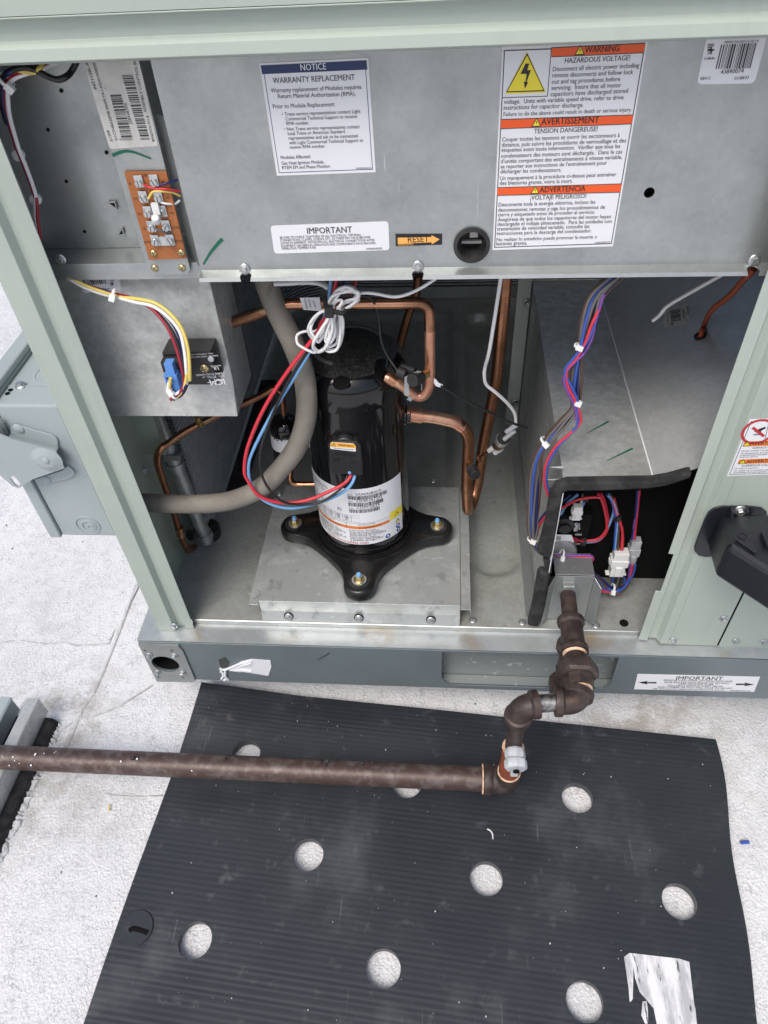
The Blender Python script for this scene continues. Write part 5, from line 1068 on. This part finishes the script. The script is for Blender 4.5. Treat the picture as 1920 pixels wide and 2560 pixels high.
wire(lw, O8(((500, 140), (490, 180), (475, 210), (465, 240)), .87), .0022, 'white'); wire(lw, O8(((510, 140), (505, 185), (488, 225)), .872), .0022, 'lblue'); wire(lw, O8(((495, 150), (478, 190), (468, 245)), .874), .002, 'brown')
wire(lw, O8(((375, 400), (420, 410), (470, 430), (500, 436)), .855), .0026, 'dred')
for t in ((512, 160), (500, 437)): p = P(*A8(*t), y=.858); MB().box(p+V((-.004, -.005, -.007)), p+V((.004, .004, .006))).build('cable_tie', 'rubber', lw, bevel=.001)
# brown red ignition cable and the loose white strap
ic = MB().tube([P(1885, 672, y=.815), P(1868, 690, y=.825), P(*A7(1500, 110), y=.86), P(*A7(1430, 190), y=.91), P(*A7(1330, 270), y=.98), P(*A7(1290, 340), y=1.05), P(*A7(1262, 405), y=1.10), gh+V((0, 0, .012)), gh-V((0, 0, .01))], .0042, 12).build('ignition_cable', 'w_orange', smooth=60)
tag(ic, 'brown red cable entering a grommet in the burner box lid', 'cable')
st = MB().tube([P(*A7(1430, 30), y=.80), P(*A7(1390, 60), y=.83), P(*A7(1250, 140), y=.88), P(*A7(1070, 245), y=.93), P(*A7(1020, 300), y=.94), P(*A7(978, 335), y=.95)], .0026, 8).build('loose_strap', 'w_white', smooth=60)
tag(st, 'loose white strap end hanging above the burner box lid', 'strap')
# ------------------------------------------------------------------ gas pipe train
ZE = P(1418, 1468, y=.785).z
gp = thing('gas_pipe', (.20, .6, ZE), 'rusty brown gas pipe with union and elbows stepping down to the roof', 'gas pipe')
gz = lambda x, y: P(x, y, z=ZE)
g0 = P(1418, 1468, y=.785); g0.y = .80; g1 = gz(1427, 1555)
def fit(prof, a, ax, name, mat='iron', n=28, bevel=0): return MB().lathe(prof, a, ax, n).build(name, mat, gp, smooth=40)
hn_ = MB(); hn_.lathe([(.0185, 0), (.0185, .010), (.0172, .012)], V((g0.x, .7855, g0.z)), (0, -1, 0), 6); hn_.lathe([(.0155, .012), (.0155, .016)], V((g0.x, .7855, g0.z)), (0, -1, 0), 24); hn_.build('lock_nut', 'galv', gp, smooth=30)
ax = (gz(1442, 1690)-gz(1422, 1540)).normalized()
MB().cyl(g0, g1, .0130, n=24).build('entry_nipple', 'iron', gp, smooth=40)
t0 = gz(1426, 1548); t1 = gz(1436, 1632); Lh = (t1-t0).length
tee = fit([(.016, 0), (.0215, .001), (.0222, .005), (.0215, .010), (.0180, .013), (.0178, Lh-.014), (.0212, Lh-.010), (.0222, Lh-.005), (.0212, Lh)], t0, ax, 'tee')
fit([(.0165, 0), (.0185, .0012), (.0165, .0045), (.0142, .0048)], t1, ax, 'sealant_ring', 'tapeseal', 24)
tm = t0.lerp(t1, .5); dd = V((.0, .0, -1))
b = MB(); b.lathe([(.0178, 0), (.0178, .022), (.0215, .026), (.0215, .036), (.018, .037)], tm, dd, 24); b.build('tee_branch', 'iron', tee, smooth=40)
dc = P(*B2(632, 430), y=tm.y); fit([(.0134, 0), (.0134, tm.z-.03-dc.z)], tm-V((0, 0, .03)), dd, 'drip_leg')
cap_ = MB(); cap_.lathe([(.0215, 0), (.0215, .008), (.019, .009), (.019, .026), (.012, .031)], V((tm.x, tm.y, dc.z+.018)), dd, 24); cap_.lathe([(.021, .004), (.021, .014)], V((tm.x, tm.y, dc.z+.018)), dd, 8); cap_.build('drip_cap', 'iron', gp, smooth=30)
u0 = gz(1438, 1638); un = MB(); un.lathe([(.0155, 0), (.0185, .004), (.0185, .016), (.024, .020)], u0, ax, 24); un = un.build('union', 'iron', gp, smooth=40)
MB().lathe([(.027, .016), (.0325, .020), (.0325, .037), (.028, .041)], u0, ax, 6).build('union_nut', 'iron', un, smooth=20, bevel=.001)
b = MB(); b.lathe([(.0225, .040), (.0225, .058), (.018, .06)], u0, ax, 8); b.build('union_tail', 'iron', un, smooth=20)
e0 = u0+ax*.060; fit([(.0165, 0), (.0192, .0015), (.017, .006), (.015, .0062)], e0-ax*.001, ax, 'sealant_ring', 'tapeseal', 24)
ec = gz(1442, 1757)
def elbow(a, c, d, r, rc, name='elbow', mat='iron'):
    """a to corner c to d: bent body with a collar at both mouths"""
    b = MB(); a, c, d = V(a), V(c), V(d); pts = []
    l1, l2 = (c-a), (d-c); n1, n2 = l1.normalized(), l2.normalized(); q = min(l1.length, l2.length)*.85
    pts = [a, c-n1*q]+[((1-t)**2)*(c-n1*q)+2*t*(1-t)*c+t*t*(c+n2*q) for t in (.12, .25, .38, .5, .62, .75, .88)]+[c+n2*q, d]
    b.tube(pts, r, 24, smooth=0)
    for p, n_ in ((a, n1), (d, -n2)): b.lathe([(r*.8, -.001), (rc, 0), (rc+.0004, .004), (rc, .010), (r*.98, .013)], p, n_, 28)
    return b.build(name, mat, gp, smooth=45)
nx_ = V((-1, 0, 0)); nip0 = ec+nx_*.032; nip1 = P(1345, 1760, z=ZE)
elbow(e0+ax*.004, ec, nip0, .0180, .0215)
c2_ = P(1300, 1766, z=ZE)
MB().cyl(nip0+V((.005, 0, 0)), nip1-V((.005, 0, 0)), .0132, n=24).build('thread_nipple', 'thread', gp, smooth=40)
th = MB()
for i in range(14):
    p = nip0.lerp(nip1, i/13); th.lathe([(.0128, -.0006), (.0138, 0), (.0128, .0006)], p, nx_, 20)
tag(th.build('nipple_thread', 'thread', gp, smooth=30), kind='stuff')
r_top = c2_-V((0, 0, .034))
elbow(nip1, c2_, r_top, .0180, .0215)
zp_ = P(1268, 1950, y=c2_.y).z
vx = lambda px, py: V((c2_.x, c2_.y, P(px, py, y=c2_.y).z))
rb = vx(1286, 1868)
MB().cyl(r_top+V((0, 0, .004)), rb-V((0, 0, .01)), .0134, n=24).build('riser', 'iron', gp, smooth=40)
ring0 = MB(); ring0.lathe([(.0165, 0), (.0178, .001), (.0165, .0035), (.0142, .0036)], rb-V((0, 0, .001)), (0, 0, 1), 24); ring0.build('sealant_ring', 'tapeseal', gp, smooth=40)
re_ = V((c2_.x, c2_.y, zp_+.03))
MB().lathe([(.0170, 0), (.0176, .004), (.0176, .03), (.0166, .05), (.0176, (rb-re_).length)], re_, (0, 0, 1), 28).build('red_tee', 'oxide', gp, smooth=40)
pc = P(*C7(835, 960), y=c2_.y-.03)
b = MB(); b.lathe([(.0135, 0), (.0165, .004), (.0165, .012), (.0155, .018), (.0180, .019), (.0180, .030), (.016, .033)], V((c2_.x, c2_.y-.012, pc.z+.012)), (0.02, -1, -.12), 8); b.box(V((c2_.x-.006, c2_.y-.043, pc.z-.022)), V((c2_.x+.006, c2_.y-.036, pc.z-.002)))
tp_ = b.build('test_plug', 'grey_plastic', gp, smooth=35, bevel=.0012)
MB().lathe([(.005, 0), (.005, .002)], V((c2_.x+.001, c2_.y-.0462, pc.z+.006)), FY, 16).build('plug_hole', 'dark', tp_)
lc = V((c2_.x, c2_.y, zp_)); lm = lc+nx_*.036
d_ = (P(0, 1890, z=zp_)-P(1200, 1944, z=zp_)); d_.z = 0; d_.normalize()
if d_.x > 0: d_ = -d_
lm = lc+d_*.040
b = MB(); b.tube([re_+V((0, 0, .003)), lc+V((0, 0, .022)), lc+V((-.001, 0, .012)), lc+V((-.006, 0, .004)), lc+d_*.014, lc+d_*.026, lm], [.0205, .0215, .0228, .0235, .0235, .0235, .0235], 28, smooth=0)
b.lathe([(.0215, -.002), (.0268, 0), (.0272, .006), (.0262, .012), (.0232, .015)], lm, -d_, 30); b.build('reducing_elbow', 'iron', gp, smooth=45)
MB().lathe([(.0235, 0), (.0258, .001), (.0242, .003), (.021, .0032)], lm+d_*.001, d_, 28).build('sealant_ring', 'tapeseal', gp, smooth=40)
MB().lathe([(.0178, 0), (.0195, .001), (.0185, .003), (.016, .0032)], re_+V((0, 0, .002)), (0, 0, 1), 24).build('sealant_ring', 'tapeseal', gp, smooth=40)
MB().cyl(lm-d_*.01, lm+d_*1.9, .0211, n=32).build('pipe_run', 'iron_pipe', gp, smooth=40)
random.seed(3); b = MB()
for t in ((18, 548), (84, 551), (95, 575), (230, 530), (225, 538), (362, 517), (352, 524), (783, 580), (125, 592), (285, 527), (200, 605), (60, 606), (888, 563), (1243, 640)):
    q = PN(*B3(*t), lm+V((0, -.014, .0165)), V((0, -.65, .76))); b.lathe([(.0008+random.random()*.0011, 0), (.0006, .0006)], q, (0, -.65, .76), 8)
tag(b.build('paint_specks', 'label', gp), kind='stuff')

random.seed(8); b = MB()
for t in ((800, 1905), (818, 1903), (812, 1912), (905, 1908), (930, 1906), (560, 1898), (330, 1895)):
    q = PN(*t, lm+V((0, -.012, .0178)), V((0, -.56, .83))); b.lathe([(.0022+random.random()*.002, -.001), (.0012, .0005)], q, (0, -.56, .83), 9)
tag(b.build('tar_marks', 'ink', gp), kind='stuff')
# ------------------------------------------------------------------ pipe support at the left
zs = zp_-.0215
sup = thing('pipe_support', P(60, 1900, z=0), 'black foam pipe support block with galvanised channel under the gas pipe', 'pipe support')
S = lambda x, y, z: P(*B3(x, y), z=z)
dirv = (S(395, 330, ZR)-S(20, 1165, ZR)); dirv.z = 0; dirv.normalize(); side = V((-dirv.y, dirv.x, 0))
if side.x > 0: side = -side
A0 = S(392, 325, ZR+.002)
zf_ = zs-.050-ZR
b = MB(); o = A0+V((0, 0, -.002)); L_ = .75
def quadprism(b, prof, o, L):  # prof: (across, up) ; run along -dirv
    b.sheet  # noqa
    poly = [V((o.x, o.y, ZR))+side*u+V((0, 0, v)) for u, v in prof]; return b.prism(poly, -dirv*L)
quadprism(b, ((-.002, -.01), (.16, -.01), (.150, zf_), (.012, zf_), (.006, zf_-.006)), o, L_); b.build('foam_base', 'foam', sup, bevel=.003)
c0 = o+side*.024+dirv*.012
b = MB(); quadprism(b, ((0, zf_+.0005), (0, zs-ZR-.002), (.002, zs-ZR), (.024, zs-ZR), (.0255, zs-ZR-.004), (.024, zs-ZR-.008), (.0235, zs-ZR-.002), (.003, zs-ZR-.003), (.0015, zs-ZR-.004), (.0015, zf_+.0005)), c0, L_-.02)
b.build('support_channel', 'galv_mottled', sup, bevel=.0006)
b = MB(); quadprism(b, ((.060, zf_+.0005), (.060, zs-ZR-.012), (.056, zs-ZR-.004), (.060, zs-ZR), (.080, zs-ZR), (.0815, zs-ZR-.004), (.0815, zf_+.0005)), c0, L_-.02); b.build('support_channel', 'bluegrey', sup, bevel=.0015)
random.seed(11)
b = MB()
for i in range(9):
    q = c0+side*(.004+random.random()*.014)-dirv*random.random()*.06; b.lathe([(.0022+random.random()*.002, 0), (.001, .0006)], V((q.x, q.y, zs-.0008)), (0, 0, 1), 10)
tag(b.build('tar_drips', 'ink', sup), kind='stuff')
# ridge of roof coating run up against its foot
random.seed(5); pts = [A0-dirv*(t*.012)+side*(.002+.004*math.sin(t*1.7)+random.uniform(-.004, .004)) for t in range(48)]
b = MB(); b.tube([V((p.x, p.y, ZR-.001)) for p in pts], [random.uniform(.004, .012) for _ in range(190)], 8, smooth=4)
b.v = [(x, y, ZR-.001+(z-ZR+.001)*.55) for x, y, z in b.v]
b.build('coating_ridge', 'roof', sup, smooth=70)

# ------------------------------------------------------------------ ribbed mat with holes
ZM = ZR+.017
mc = [P(507, 1713, z=ZM), P(1785, 1847, z=ZM), P(1905, 2560, z=ZM), P(208, 2560, z=ZM)]
wv = (mc[1]-mc[0]); mw_ = wv.length; ux = wv.normalized(); uy = V((ux.y, -ux.x, 0))
mo = mc[0]
sk0, sk1 = (mc[3]-mo).dot(ux)/(mc[3]-mo).dot(uy), ((mc[2]-mc[1]).dot(ux))/((mc[2]-mc[1]).dot(uy))
b = MB(); pitch = .0092; ML = .74; nr = int(ML/pitch*6); nc = 40
def medge(t, s):
    e = (.004*math.sin(t*9+1)+.0035*math.sin(t*23)) if s else .002*math.sin(t*11); return e
def mpt(i, j, z, lf=1):
    t = ML*i/nr; u = j/nc; xl_, xr_ = sk0*t+medge(t, 0), mw_+sk1*t+medge(t, 1); p = mo+ux*(xl_+(xr_-xl_)*u)+uy*t
    lift = .004*MN.noise((p.x*3, p.y*3, 1))+.002 + .010*max(0, 1-t/.16)*max(0, 1-u/.2)
    return V((p.x, p.y, z+lift*lf))
for i in range(nr+1):
    ph = (i % 6)/6; rz_ = -(.00012+.00018*random.Random(i//6).random())*(.5+.5*math.cos(2*math.pi*ph))
    for j in range(nc+1): b.v.append(mpt(i, j, ZM-.002+rz_))
for i in range(nr+1):
    for j in range(nc+1): b.v.append(mpt(i, j, ZR+.0008, .35))
W_ = nc+1; o = (nr+1)*W_
for i in range(nr):
    for j in range(nc):
        a = i*W_+j; b.f.append((a, a+1, a+W_+1, a+W_)); b.f.append((o+a, o+a+W_, o+a+W_+1, o+a+1))
for i in range(nr): a = i*W_; b.f.append((a, a+W_, o+a+W_, o+a)); a += nc; b.f.append((a, o+a, o+a+W_, a+W_))
for j in range(nc): a = j; b.f.append((a, o+a, o+a+1, a+1)); a = nr*W_+j; b.f.append((a, a+1, o+a+1, o+a))
b.m = [0]*len(b.f)
fm = b.build('floor_mat', 'mat', smooth=40)
tag(fm, 'big black ribbed plastic mat with round holes lying on the white roof', 'mat')
hs_ = [(615, 1885), (1017, 1958), (1443, 1995), (769, 2137), (1216, 2196), (1698, 2254), (487, 2350), (958, 2421), (1462, 2503)]
cut(fm, [MB().cyl(P(*h, z=ZM)-V((0, 0, .05)), P(*h, z=ZM)+V((0, 0, .05)), .0272, n=40).build('c', 'mat') for h in hs_])
A9 = crop(0, 2000, .57866); A10 = crop(960, 2000, .57866)
for c_, slot in ((P(*B1(415, 562), z=ZM+.003), [B1(405, 560), B1(425, 575), B1(460, 578)]), (P(*A9(590, 553), z=ZM), [A9(556, 566), A9(580, 555), A9(640, 573)])):
    d1 = MB(); d1.lathe([(.0262, -.006), (.0272, .001), (.0262, .0022), (.001, .0022)], c_, (0, 0, 1), 40); d1 = d1.build('punched_disc', 'mat', fm, smooth=30)
    b = MB(); pts = [P(*s, z=c_.z+.0026) for s in slot]; b.tube(pts, .0040, 8); b.v = [(x, y, c_.z+.0023+(z-c_.z-.0022)*.12) for x, y, z in b.v]; b.build('key_slot', 'dark', d1)
# peeled white label on the mat
b = MB(); outer = [A10(*t) for t in ((1037, 678), (1060, 661), (1275, 686), (1318, 700), (1330, 800), (1340, 882), (1345, 900), (1353, 975), (1180, 975), (1165, 900), (1140, 870), (1105, 830), (1085, 770), (1078, 720), (1075, 860), (1062, 875), (1055, 800))]
def onmat(px, py, dz=.0006):
    p = P(px, py, z=ZM); t = (p-mo).dot(uy); return V((p.x, p.y, ZM-.002+.004*MN.noise((p.x*3, p.y*3, 1))+.002+dz))
b.prism([onmat(*t) for t in outer], (0, 0, .0003))
for sh_ in (((1117, 870), (1135, 868), (1140, 900), (1142, 966), (1128, 966), (1112, 930)), ((1285, 905), (1292, 900), (1296, 960), (1288, 965))): b.prism([onmat(*A10(*t)) for t in sh_], (0, 0, .0003))
lab = mk('peeled label paper', (.72, .72, .74), .55, 0, (.74, .74, .76), 20, spots=[((.42, .43, .44), 26, .48, .62), ((.07, .072, .076), 60, .60, .66)], stretch=(1.7, .4, 1))
b.build('peeled_label', lab, fm)
# dust specks and crumbs (nobody could count them)
b = MB(); random.seed(21)
for i in range(130):
    u, t = random.random(), random.random()**1.1*.68; p = mpt(int(t/ML*nr), int(u*nc), ZM); p = p+ux*random.uniform(-.012, .012)+uy*random.uniform(-.004, .004)
    if any((p-P(*h, z=ZM)).to_2d().length < .030 for h in hs_): continue
    r = .0003+.0010*random.random()**4; b.lathe([(r, -.002), (r*.9, r*.7), (r*.3, r)], p, (random.uniform(-.3, .3), random.uniform(-.3, .3), 1), 5)
tag(b.build('white_crumbs', 'label'), 'white crumbs and specks scattered over the black mat', 'crumbs', kind='stuff')
def scrap(name, pts, r, mat, label, cat, z=None, fl=1.):
    b = MB(); b.tube([onmat(*p, .0012) if z is None else P(*p, z=z) for p in pts], r, 8); return tag(b.build(name, mat, smooth=50), label, cat)
scrap('tie_scrap', [A10(446, 126), A10(460, 134), A10(469, 150), A10(470, 169)], .0012, 'w_white', 'curved white plastic scrap lying on the black mat', 'scrap')
scrap('wire_scrap', [A10(1541, 184), A10(1576, 181)], .0032, 'w_blue', 'short blue wire scrap on the white roof beside the mat', 'scrap', ZR+.004)
scrap('yellow_scrap', [B3(712, 858), B3(708, 878), B3(706, 900)], .0014, 'w_yellow', 'tiny yellow splinter on the white roof left of the mat', 'scrap', ZR+.003)

# ------------------------------------------------------------------ disconnect box at the left
yd_ = .757
db = thing('disconnect_box', (-.57, .80, .5), 'grey electrical disconnect box with a side handle plate beside the left post', 'electrical box')
Dq = lambda x, y, yy=yd_: P(*D7(x, y), y=yy)
xr_, zbot, ztop = -.5205, Dq(900, 2052).z, Dq(300, 765).z
xl_ = Dq(622, 2052).x
b = MB(); b.box((xl_, yd_, zbot), (xr_, 1.02, ztop)); b.build('case', 'bluegrey', db, bevel=.003)
b = MB(); b.box((xl_-.020, yd_-.0045, zbot-.002), (xl_-.0012, 1.025, ztop+.004)); b.build('cover', 'bluegrey', db, bevel=.0025)
b = MB(); b.box((xl_-.026, yd_-.004, ztop+.0045), (xl_-.001, 1.03, ztop+.015)); b.build('cover_hood', 'bluegrey', db, bevel=.003)
ring_c = P(*D7(370, 400), z=ztop); b = MB(); b.lathe([(.030, -.001), (.0305, .0008), (.028, .0012), (.0275, .0004), (.0001, .0004)], V((xl_+.058, yd_+.075, ztop)), (0, 0, 1), 36); b.build('top_knockout', 'bluegrey', db, smooth=40)
MB().box((xl_+.002, yd_+.042, ztop), (xr_-.004, yd_+.044, ztop+.0016)).build('top_seam', 'bluegrey', db)
q = P(*D7(190, 540), z=ztop+.006); screw(db, V((q.x, q.y, ztop+.001)), (0, -.2, 1), .0048)
for t in ((105, 615), (75, 650)): q = P(*D7(*t), z=ztop); MB().lathe([(.0035, 0), (.0035, .0006)], V((q.x, q.y, ztop+.0003)), (0, 0, 1), 12).build('vent_hole', 'dark', db)
# handle plate: flange on the case, raised plate with a dimple and a padlock slot
yh = yd_-.022
hp_ = thing  # noqa
up_fl = [Dq(*t, yd_-.001) for t in ((88, 1085), (118, 965), (140, 942), (180, 950), (520, 1050), (560, 1075), (577, 1110), (577, 1170))]
lo_fl = [Dq(*t, yd_-.001) for t in ((345, 1490), (620, 1400), (675, 1352), (740, 1410), (745, 1440), (700, 1478), (470, 1540), (400, 1525))]
b = MB(); b.prism(up_fl, (0, -.002, 0)); hpl = b.build('handle_plate', 'bluegrey', db, bevel=.0008)
b = MB(); b.prism(lo_fl, (0, -.002, 0)); b.build('handle_flange', 'bluegrey', hpl, bevel=.0008)
pl = [Dq(*t, yh) for t in ((-140, 1000), (85, 1085), (548, 1212), (635, 1385), (330, 1490), (205, 1572), (175, 1582), (120, 1560), (-40, 1420), (-200, 1330))]
b = MB(); b.prism(pl, (0, .002, 0)); pl_o = b.build('raised_plate', 'bluegrey', hpl)
sc_ = [Dq(*t, yh) for t in ((103, 1490), (112, 1462), (135, 1460), (165, 1490), (198, 1535), (196, 1562), (170, 1562), (140, 1540))]
cut(pl_o, [MB().prism([p+V((0, -.01, 0)) for p in sc_], (0, .03, 0)).build('c', 'bluegrey')])
b = MB(); e0_, e1_ = Dq(85, 1080, yh), Dq(556, 1212, yh); f0_, f1_ = Dq(100, 1042, yd_-.0015), Dq(577, 1165, yd_-.0015); b.add([e0_, e1_, f1_, f0_, e0_+V((0, .002, -.002)), e1_+V((0, .002, -.002)), f1_+V((0, .001, -.002)), f0_+V((0, .001, -.002))], [(0, 1, 2, 3), (7, 6, 5, 4), (0, 3, 7, 4), (1, 5, 6, 2), (0, 4, 5, 1)]); b.build('plate_bend', 'bluegrey', hpl)
g0_, g1_ = Dq(330, 1490, yh), Dq(635, 1385, yh); h0_, h1_ = Dq(345, 1492, yd_-.0015), Dq(650, 1372, yd_-.0015); b = MB(); b.add([g0_, g1_, h1_, h0_], [(0, 1, 2, 3)]); b.prism([g0_, g1_, h1_, h0_], (0, .0005, .001)); b.build('plate_bend', 'bluegrey', hpl)
dc_ = Dq(462, 1300, yh); MB().lathe([(.0225, .0002), (.020, .0008), (.0125, .0042), (.0105, .0046), (.0001, .0046)], dc_, FY, 32, caps=False).build('pivot_boss', 'bluegrey', hpl, smooth=50)
screw(hpl, dc_+V((.001, -.0046, .002)), s=.0042, kind='rivet', mat='bluegrey')
for t, yy in (((185, 995), yd_-.003), ((455, 1500), yd_-.003)): screw(hpl, Dq(*t, yy), s=.006, kind='rivet', mat='bluegrey')
k0 = Dq(865, 1945); b = MB()
for cx2, r0_ in ((0, .020), (.002, .0125), (.004, .0062)): b.lathe([(r0_, 0), (r0_-.0002, .0014), (r0_-.0022, .0014), (r0_-.0026, .0003)], k0+V((cx2, 0, -cx2)), FY, 32, caps=False)
b.build('side_knockout', 'bluegrey', db, smooth=40)
b = MB(); b.prism([Dq(*t, yd_-.004) for t in ((5, 880), (20, 890), (95, 1050), (80, 1062), (-10, 960))], (0, -.003, 0)); b.prism([Dq(*t, yd_-.010) for t in ((-30, 1000), (0, 960), (75, 1085), (60, 1090))], (0, -.002, 0)); b.build('hasp', 'galv', db, bevel=.0006)

# ------------------------------------------------------------------ right side: hot surface label and hood
pt = V((0, .7453, 0))
L = Label([A7(1550, 920), A7(1925, 905), A7(1815, 1240), A7(1415, 1257)], pt, FY)
L.border(.004, .0008, 'ink_grey')
for q_, t, p, q, ic in ((((1520, 1050), (1880, 1036), (1870, 1068), (1508, 1080)), 'AVERTISSEMENT', (1552, 1071), (1800, 1061), (1532, 1065)), (((1488, 1157), (1846, 1143), (1836, 1172), (1478, 1184)), 'ADVERTENCIA', (1528, 1177), (1750, 1168), (1507, 1171))):
    L.poly([A7(*k) for k in q_], 'orange2', 2); L.text(t, A7(*p), A7(*q), 'ink', 1.6, 1.1, 4); L.hazard(A7(*ic), .0052)
for t, p, q, bo in (('SURFACE CHAUDE!', (1565, 1093), (1740, 1086), .5), ('Ne pas toucher à la surface.', (1500, 1110), (1690, 1103), .2), ('Un manquement de suivre les instructions', (1496, 1124), (1770, 1114), .2), ('ci-dessus peut entraîner des blessures', (1492, 1135), (1750, 1126), .2), ('mineures à graves.', (1487, 1146), (1600, 1142), .2),
                    ('¡SUPERFICIE CALIENTE!', (1498, 1199), (1720, 1191), .5), ('No toque la superficie.', (1460, 1213), (1600, 1208), .2), ('No cumplir con lo antedicho puede causar', (1454, 1227), (1720, 1218), .2), ('quemaduras de leves a graves.', (1450, 1238), (1650, 1231), .2), ('HOT SURFACE!', (1680, 1000), (1790, 996), .5)): L.text(t, A7(*p), A7(*q), 'ink_grey', bo)
cx3 = A7(1600, 992); L.line(A7(1664, 934), A7(1638, 1046), .0007, 'ink_grey')
L.poly([A7(*t) for t in ((1570, 1008), (1628, 1006), (1628, 1011), (1570, 1013))], 'ink', 2); L.poly([A7(*t) for t in ((1580, 985), (1600, 978), (1640, 962), (1648, 970), (1620, 985), (1612, 1000), (1585, 1003), (1596, 994), (1578, 994))], 'ink', 2)
L.disc(cx3, .0205, 'red_print', 4, .017, 32); L.line(A7(1567, 966), A7(1634, 1018), .0036, 'red_print', 5)
o = L.build('hot_surface_label', ap)
vh = thing('vent_hood', P(1830, 1330, y=.74), 'black plastic elbow hood on the sage green side panel', 'vent hood')
yv_ = .7448
rp_ = [P(*C6(*t), y=yv_) for t in ((128, 1180), (200, 990), (232, 930), (280, 895), (345, 880), (600, 882), (680, 892), (722, 925), (730, 975), (710, 1040), (660, 1160), (610, 1300), (200, 1303), (150, 1290), (118, 1255), (115, 1225))]
b = MB(); b.prism(rp_, (0, -.0035, 0)); b.build('flange', 'navy_plastic', vh, bevel=.0015)
s0 = [P(*C6(*t), y=yv_-.003) for t in ((308, 962), (615, 955), (560, 1270), (215, 1240))]
x0_, x1_ = s0[3].x+.002, s0[1].x; z1_, z0_ = s0[0].z, s0[3].z
ym = .655
fT = P(*C6(405, 1225), y=ym); fB = P(*C6(292, 1480), y=ym)
zT, zB_ = fT.z, fB.z; xL_ = (fT.x+fB.x)/2
b = MB()
# first leg leaves the panel, second leg turns to the right and outwards
r0 = [V((x0_, yv_-.003, z0_)), V((x0_, yv_-.003, z1_)), V((x1_, yv_-.003, z1_)), V((x1_, yv_-.003, z0_))]
r1 = [V((xL_, ym, zB_)), V((xL_, ym, zT)), V((x1_+.012, yv_-.032, zT+.004)), V((x1_+.012, yv_-.032, zB_))]
dx = V((.095, -.095, -.006)); r2 = [p+dx for p in r1]; dx2 = V((.20, -.02, -.03)); r3 = [p+dx2*1 for p in r2]
for r_ in (r0, r1, r2): b.v += [tuple(p) for p in r_]
for j in range(2): b.f += [(4*j+i, 4*j+(i+1) % 4, 4*j+4+(i+1) % 4, 4*j+4+i) for i in range(4)]
b.f += [(3, 2, 1, 0), (8, 9, 10, 11)]; b.m = [0]*len(b.f)
b.build('elbow', 'navy_plastic', vh, bevel=.007)
g = .0032
r2b = [r2[0]+V((-.030-g*.7, .030-g*.7, -g)), r2[1]+V((-.030-g*.7, .030-g*.7, g)), r2[2]+V((-.03+g*.7, .030+g*.7, g)), r2[3]+V((-.03+g*.7, .030+g*.7, -g))]; r3 = [p+V((.15, -.15, -.02)) for p in r2b]
b = MB(); b.v = [tuple(p) for p in r2b+r3]; b.f = [(i, (i+1) % 4, 4+(i+1) % 4, 4+i) for i in range(4)]+[(3, 2, 1, 0), (4, 5, 6, 7)]; b.m = [0]*6
b.build('outlet_sleeve', 'navy_plastic', vh, bevel=.006)
for t in (438, 562):
    p, q = P(*C6(t, 888), y=yv_-.005), P(*C6(t, 990), y=yv_-.02); b = MB(); b.prism([V((p.x-.002, yv_-.003, p.z)), V((p.x-.002, yv_-.014, p.z-.003)), V((p.x-.002, yv_-.020, z1_-.004)), V((p.x-.002, yv_-.003, z1_-.004))], (.004, 0, 0)); b.build('rib', 'navy_plastic', vh, bevel=.0008)
screw(vh, P(*C6(500, 925), y=yv_-.004), s=.0058)
cl_ = [P(*C6(*t), z=zT+.003) for t in ((440, 1160), (470, 1100), (505, 1082), (545, 1095), (655, 1275), (640, 1292), (610, 1280))]
MB().prism(cl_, (0, 0, .003)).build('clip_tab', 'navy_plastic', vh, bevel=.0012)
rg = P(*C6(525, 1140), z=zT+.0062); MB().lathe([(.0058, 0), (.0062, .001), (.0048, .001), (.0046, 0)], rg, (0, 0, 1), 24, caps=False).build('clip_ring', 'navy_plastic', vh, smooth=40)
b = MB(); q = P(*C6(735, 1170), z=zT+.006); b.box(q+V((-.006, -.012, -.004)), q+V((.05, .012, .004))); b.build('clip_tab', 'navy_plastic', vh, bevel=.0012)

# dark grit on the roof
b = MB(); random.seed(31)
for i in range(150):
    x, y = random.uniform(-1.2, .95), random.uniform(.15, 1.9)
    if y > .8 and x > -.56: continue
    r = .0008+.0022*random.random()**3; b.lathe([(r, -.001), (r*.8, r*.6), (r*.2, r*.8)], V((x, y, ZR+roof_z(x, y))), (random.uniform(-.4, .4), random.uniform(-.4, .4), 1), 5)
tag(b.build('roof_grit', 'ink_grey'), 'dark grit scattered over the white roof', 'grit', kind='stuff')
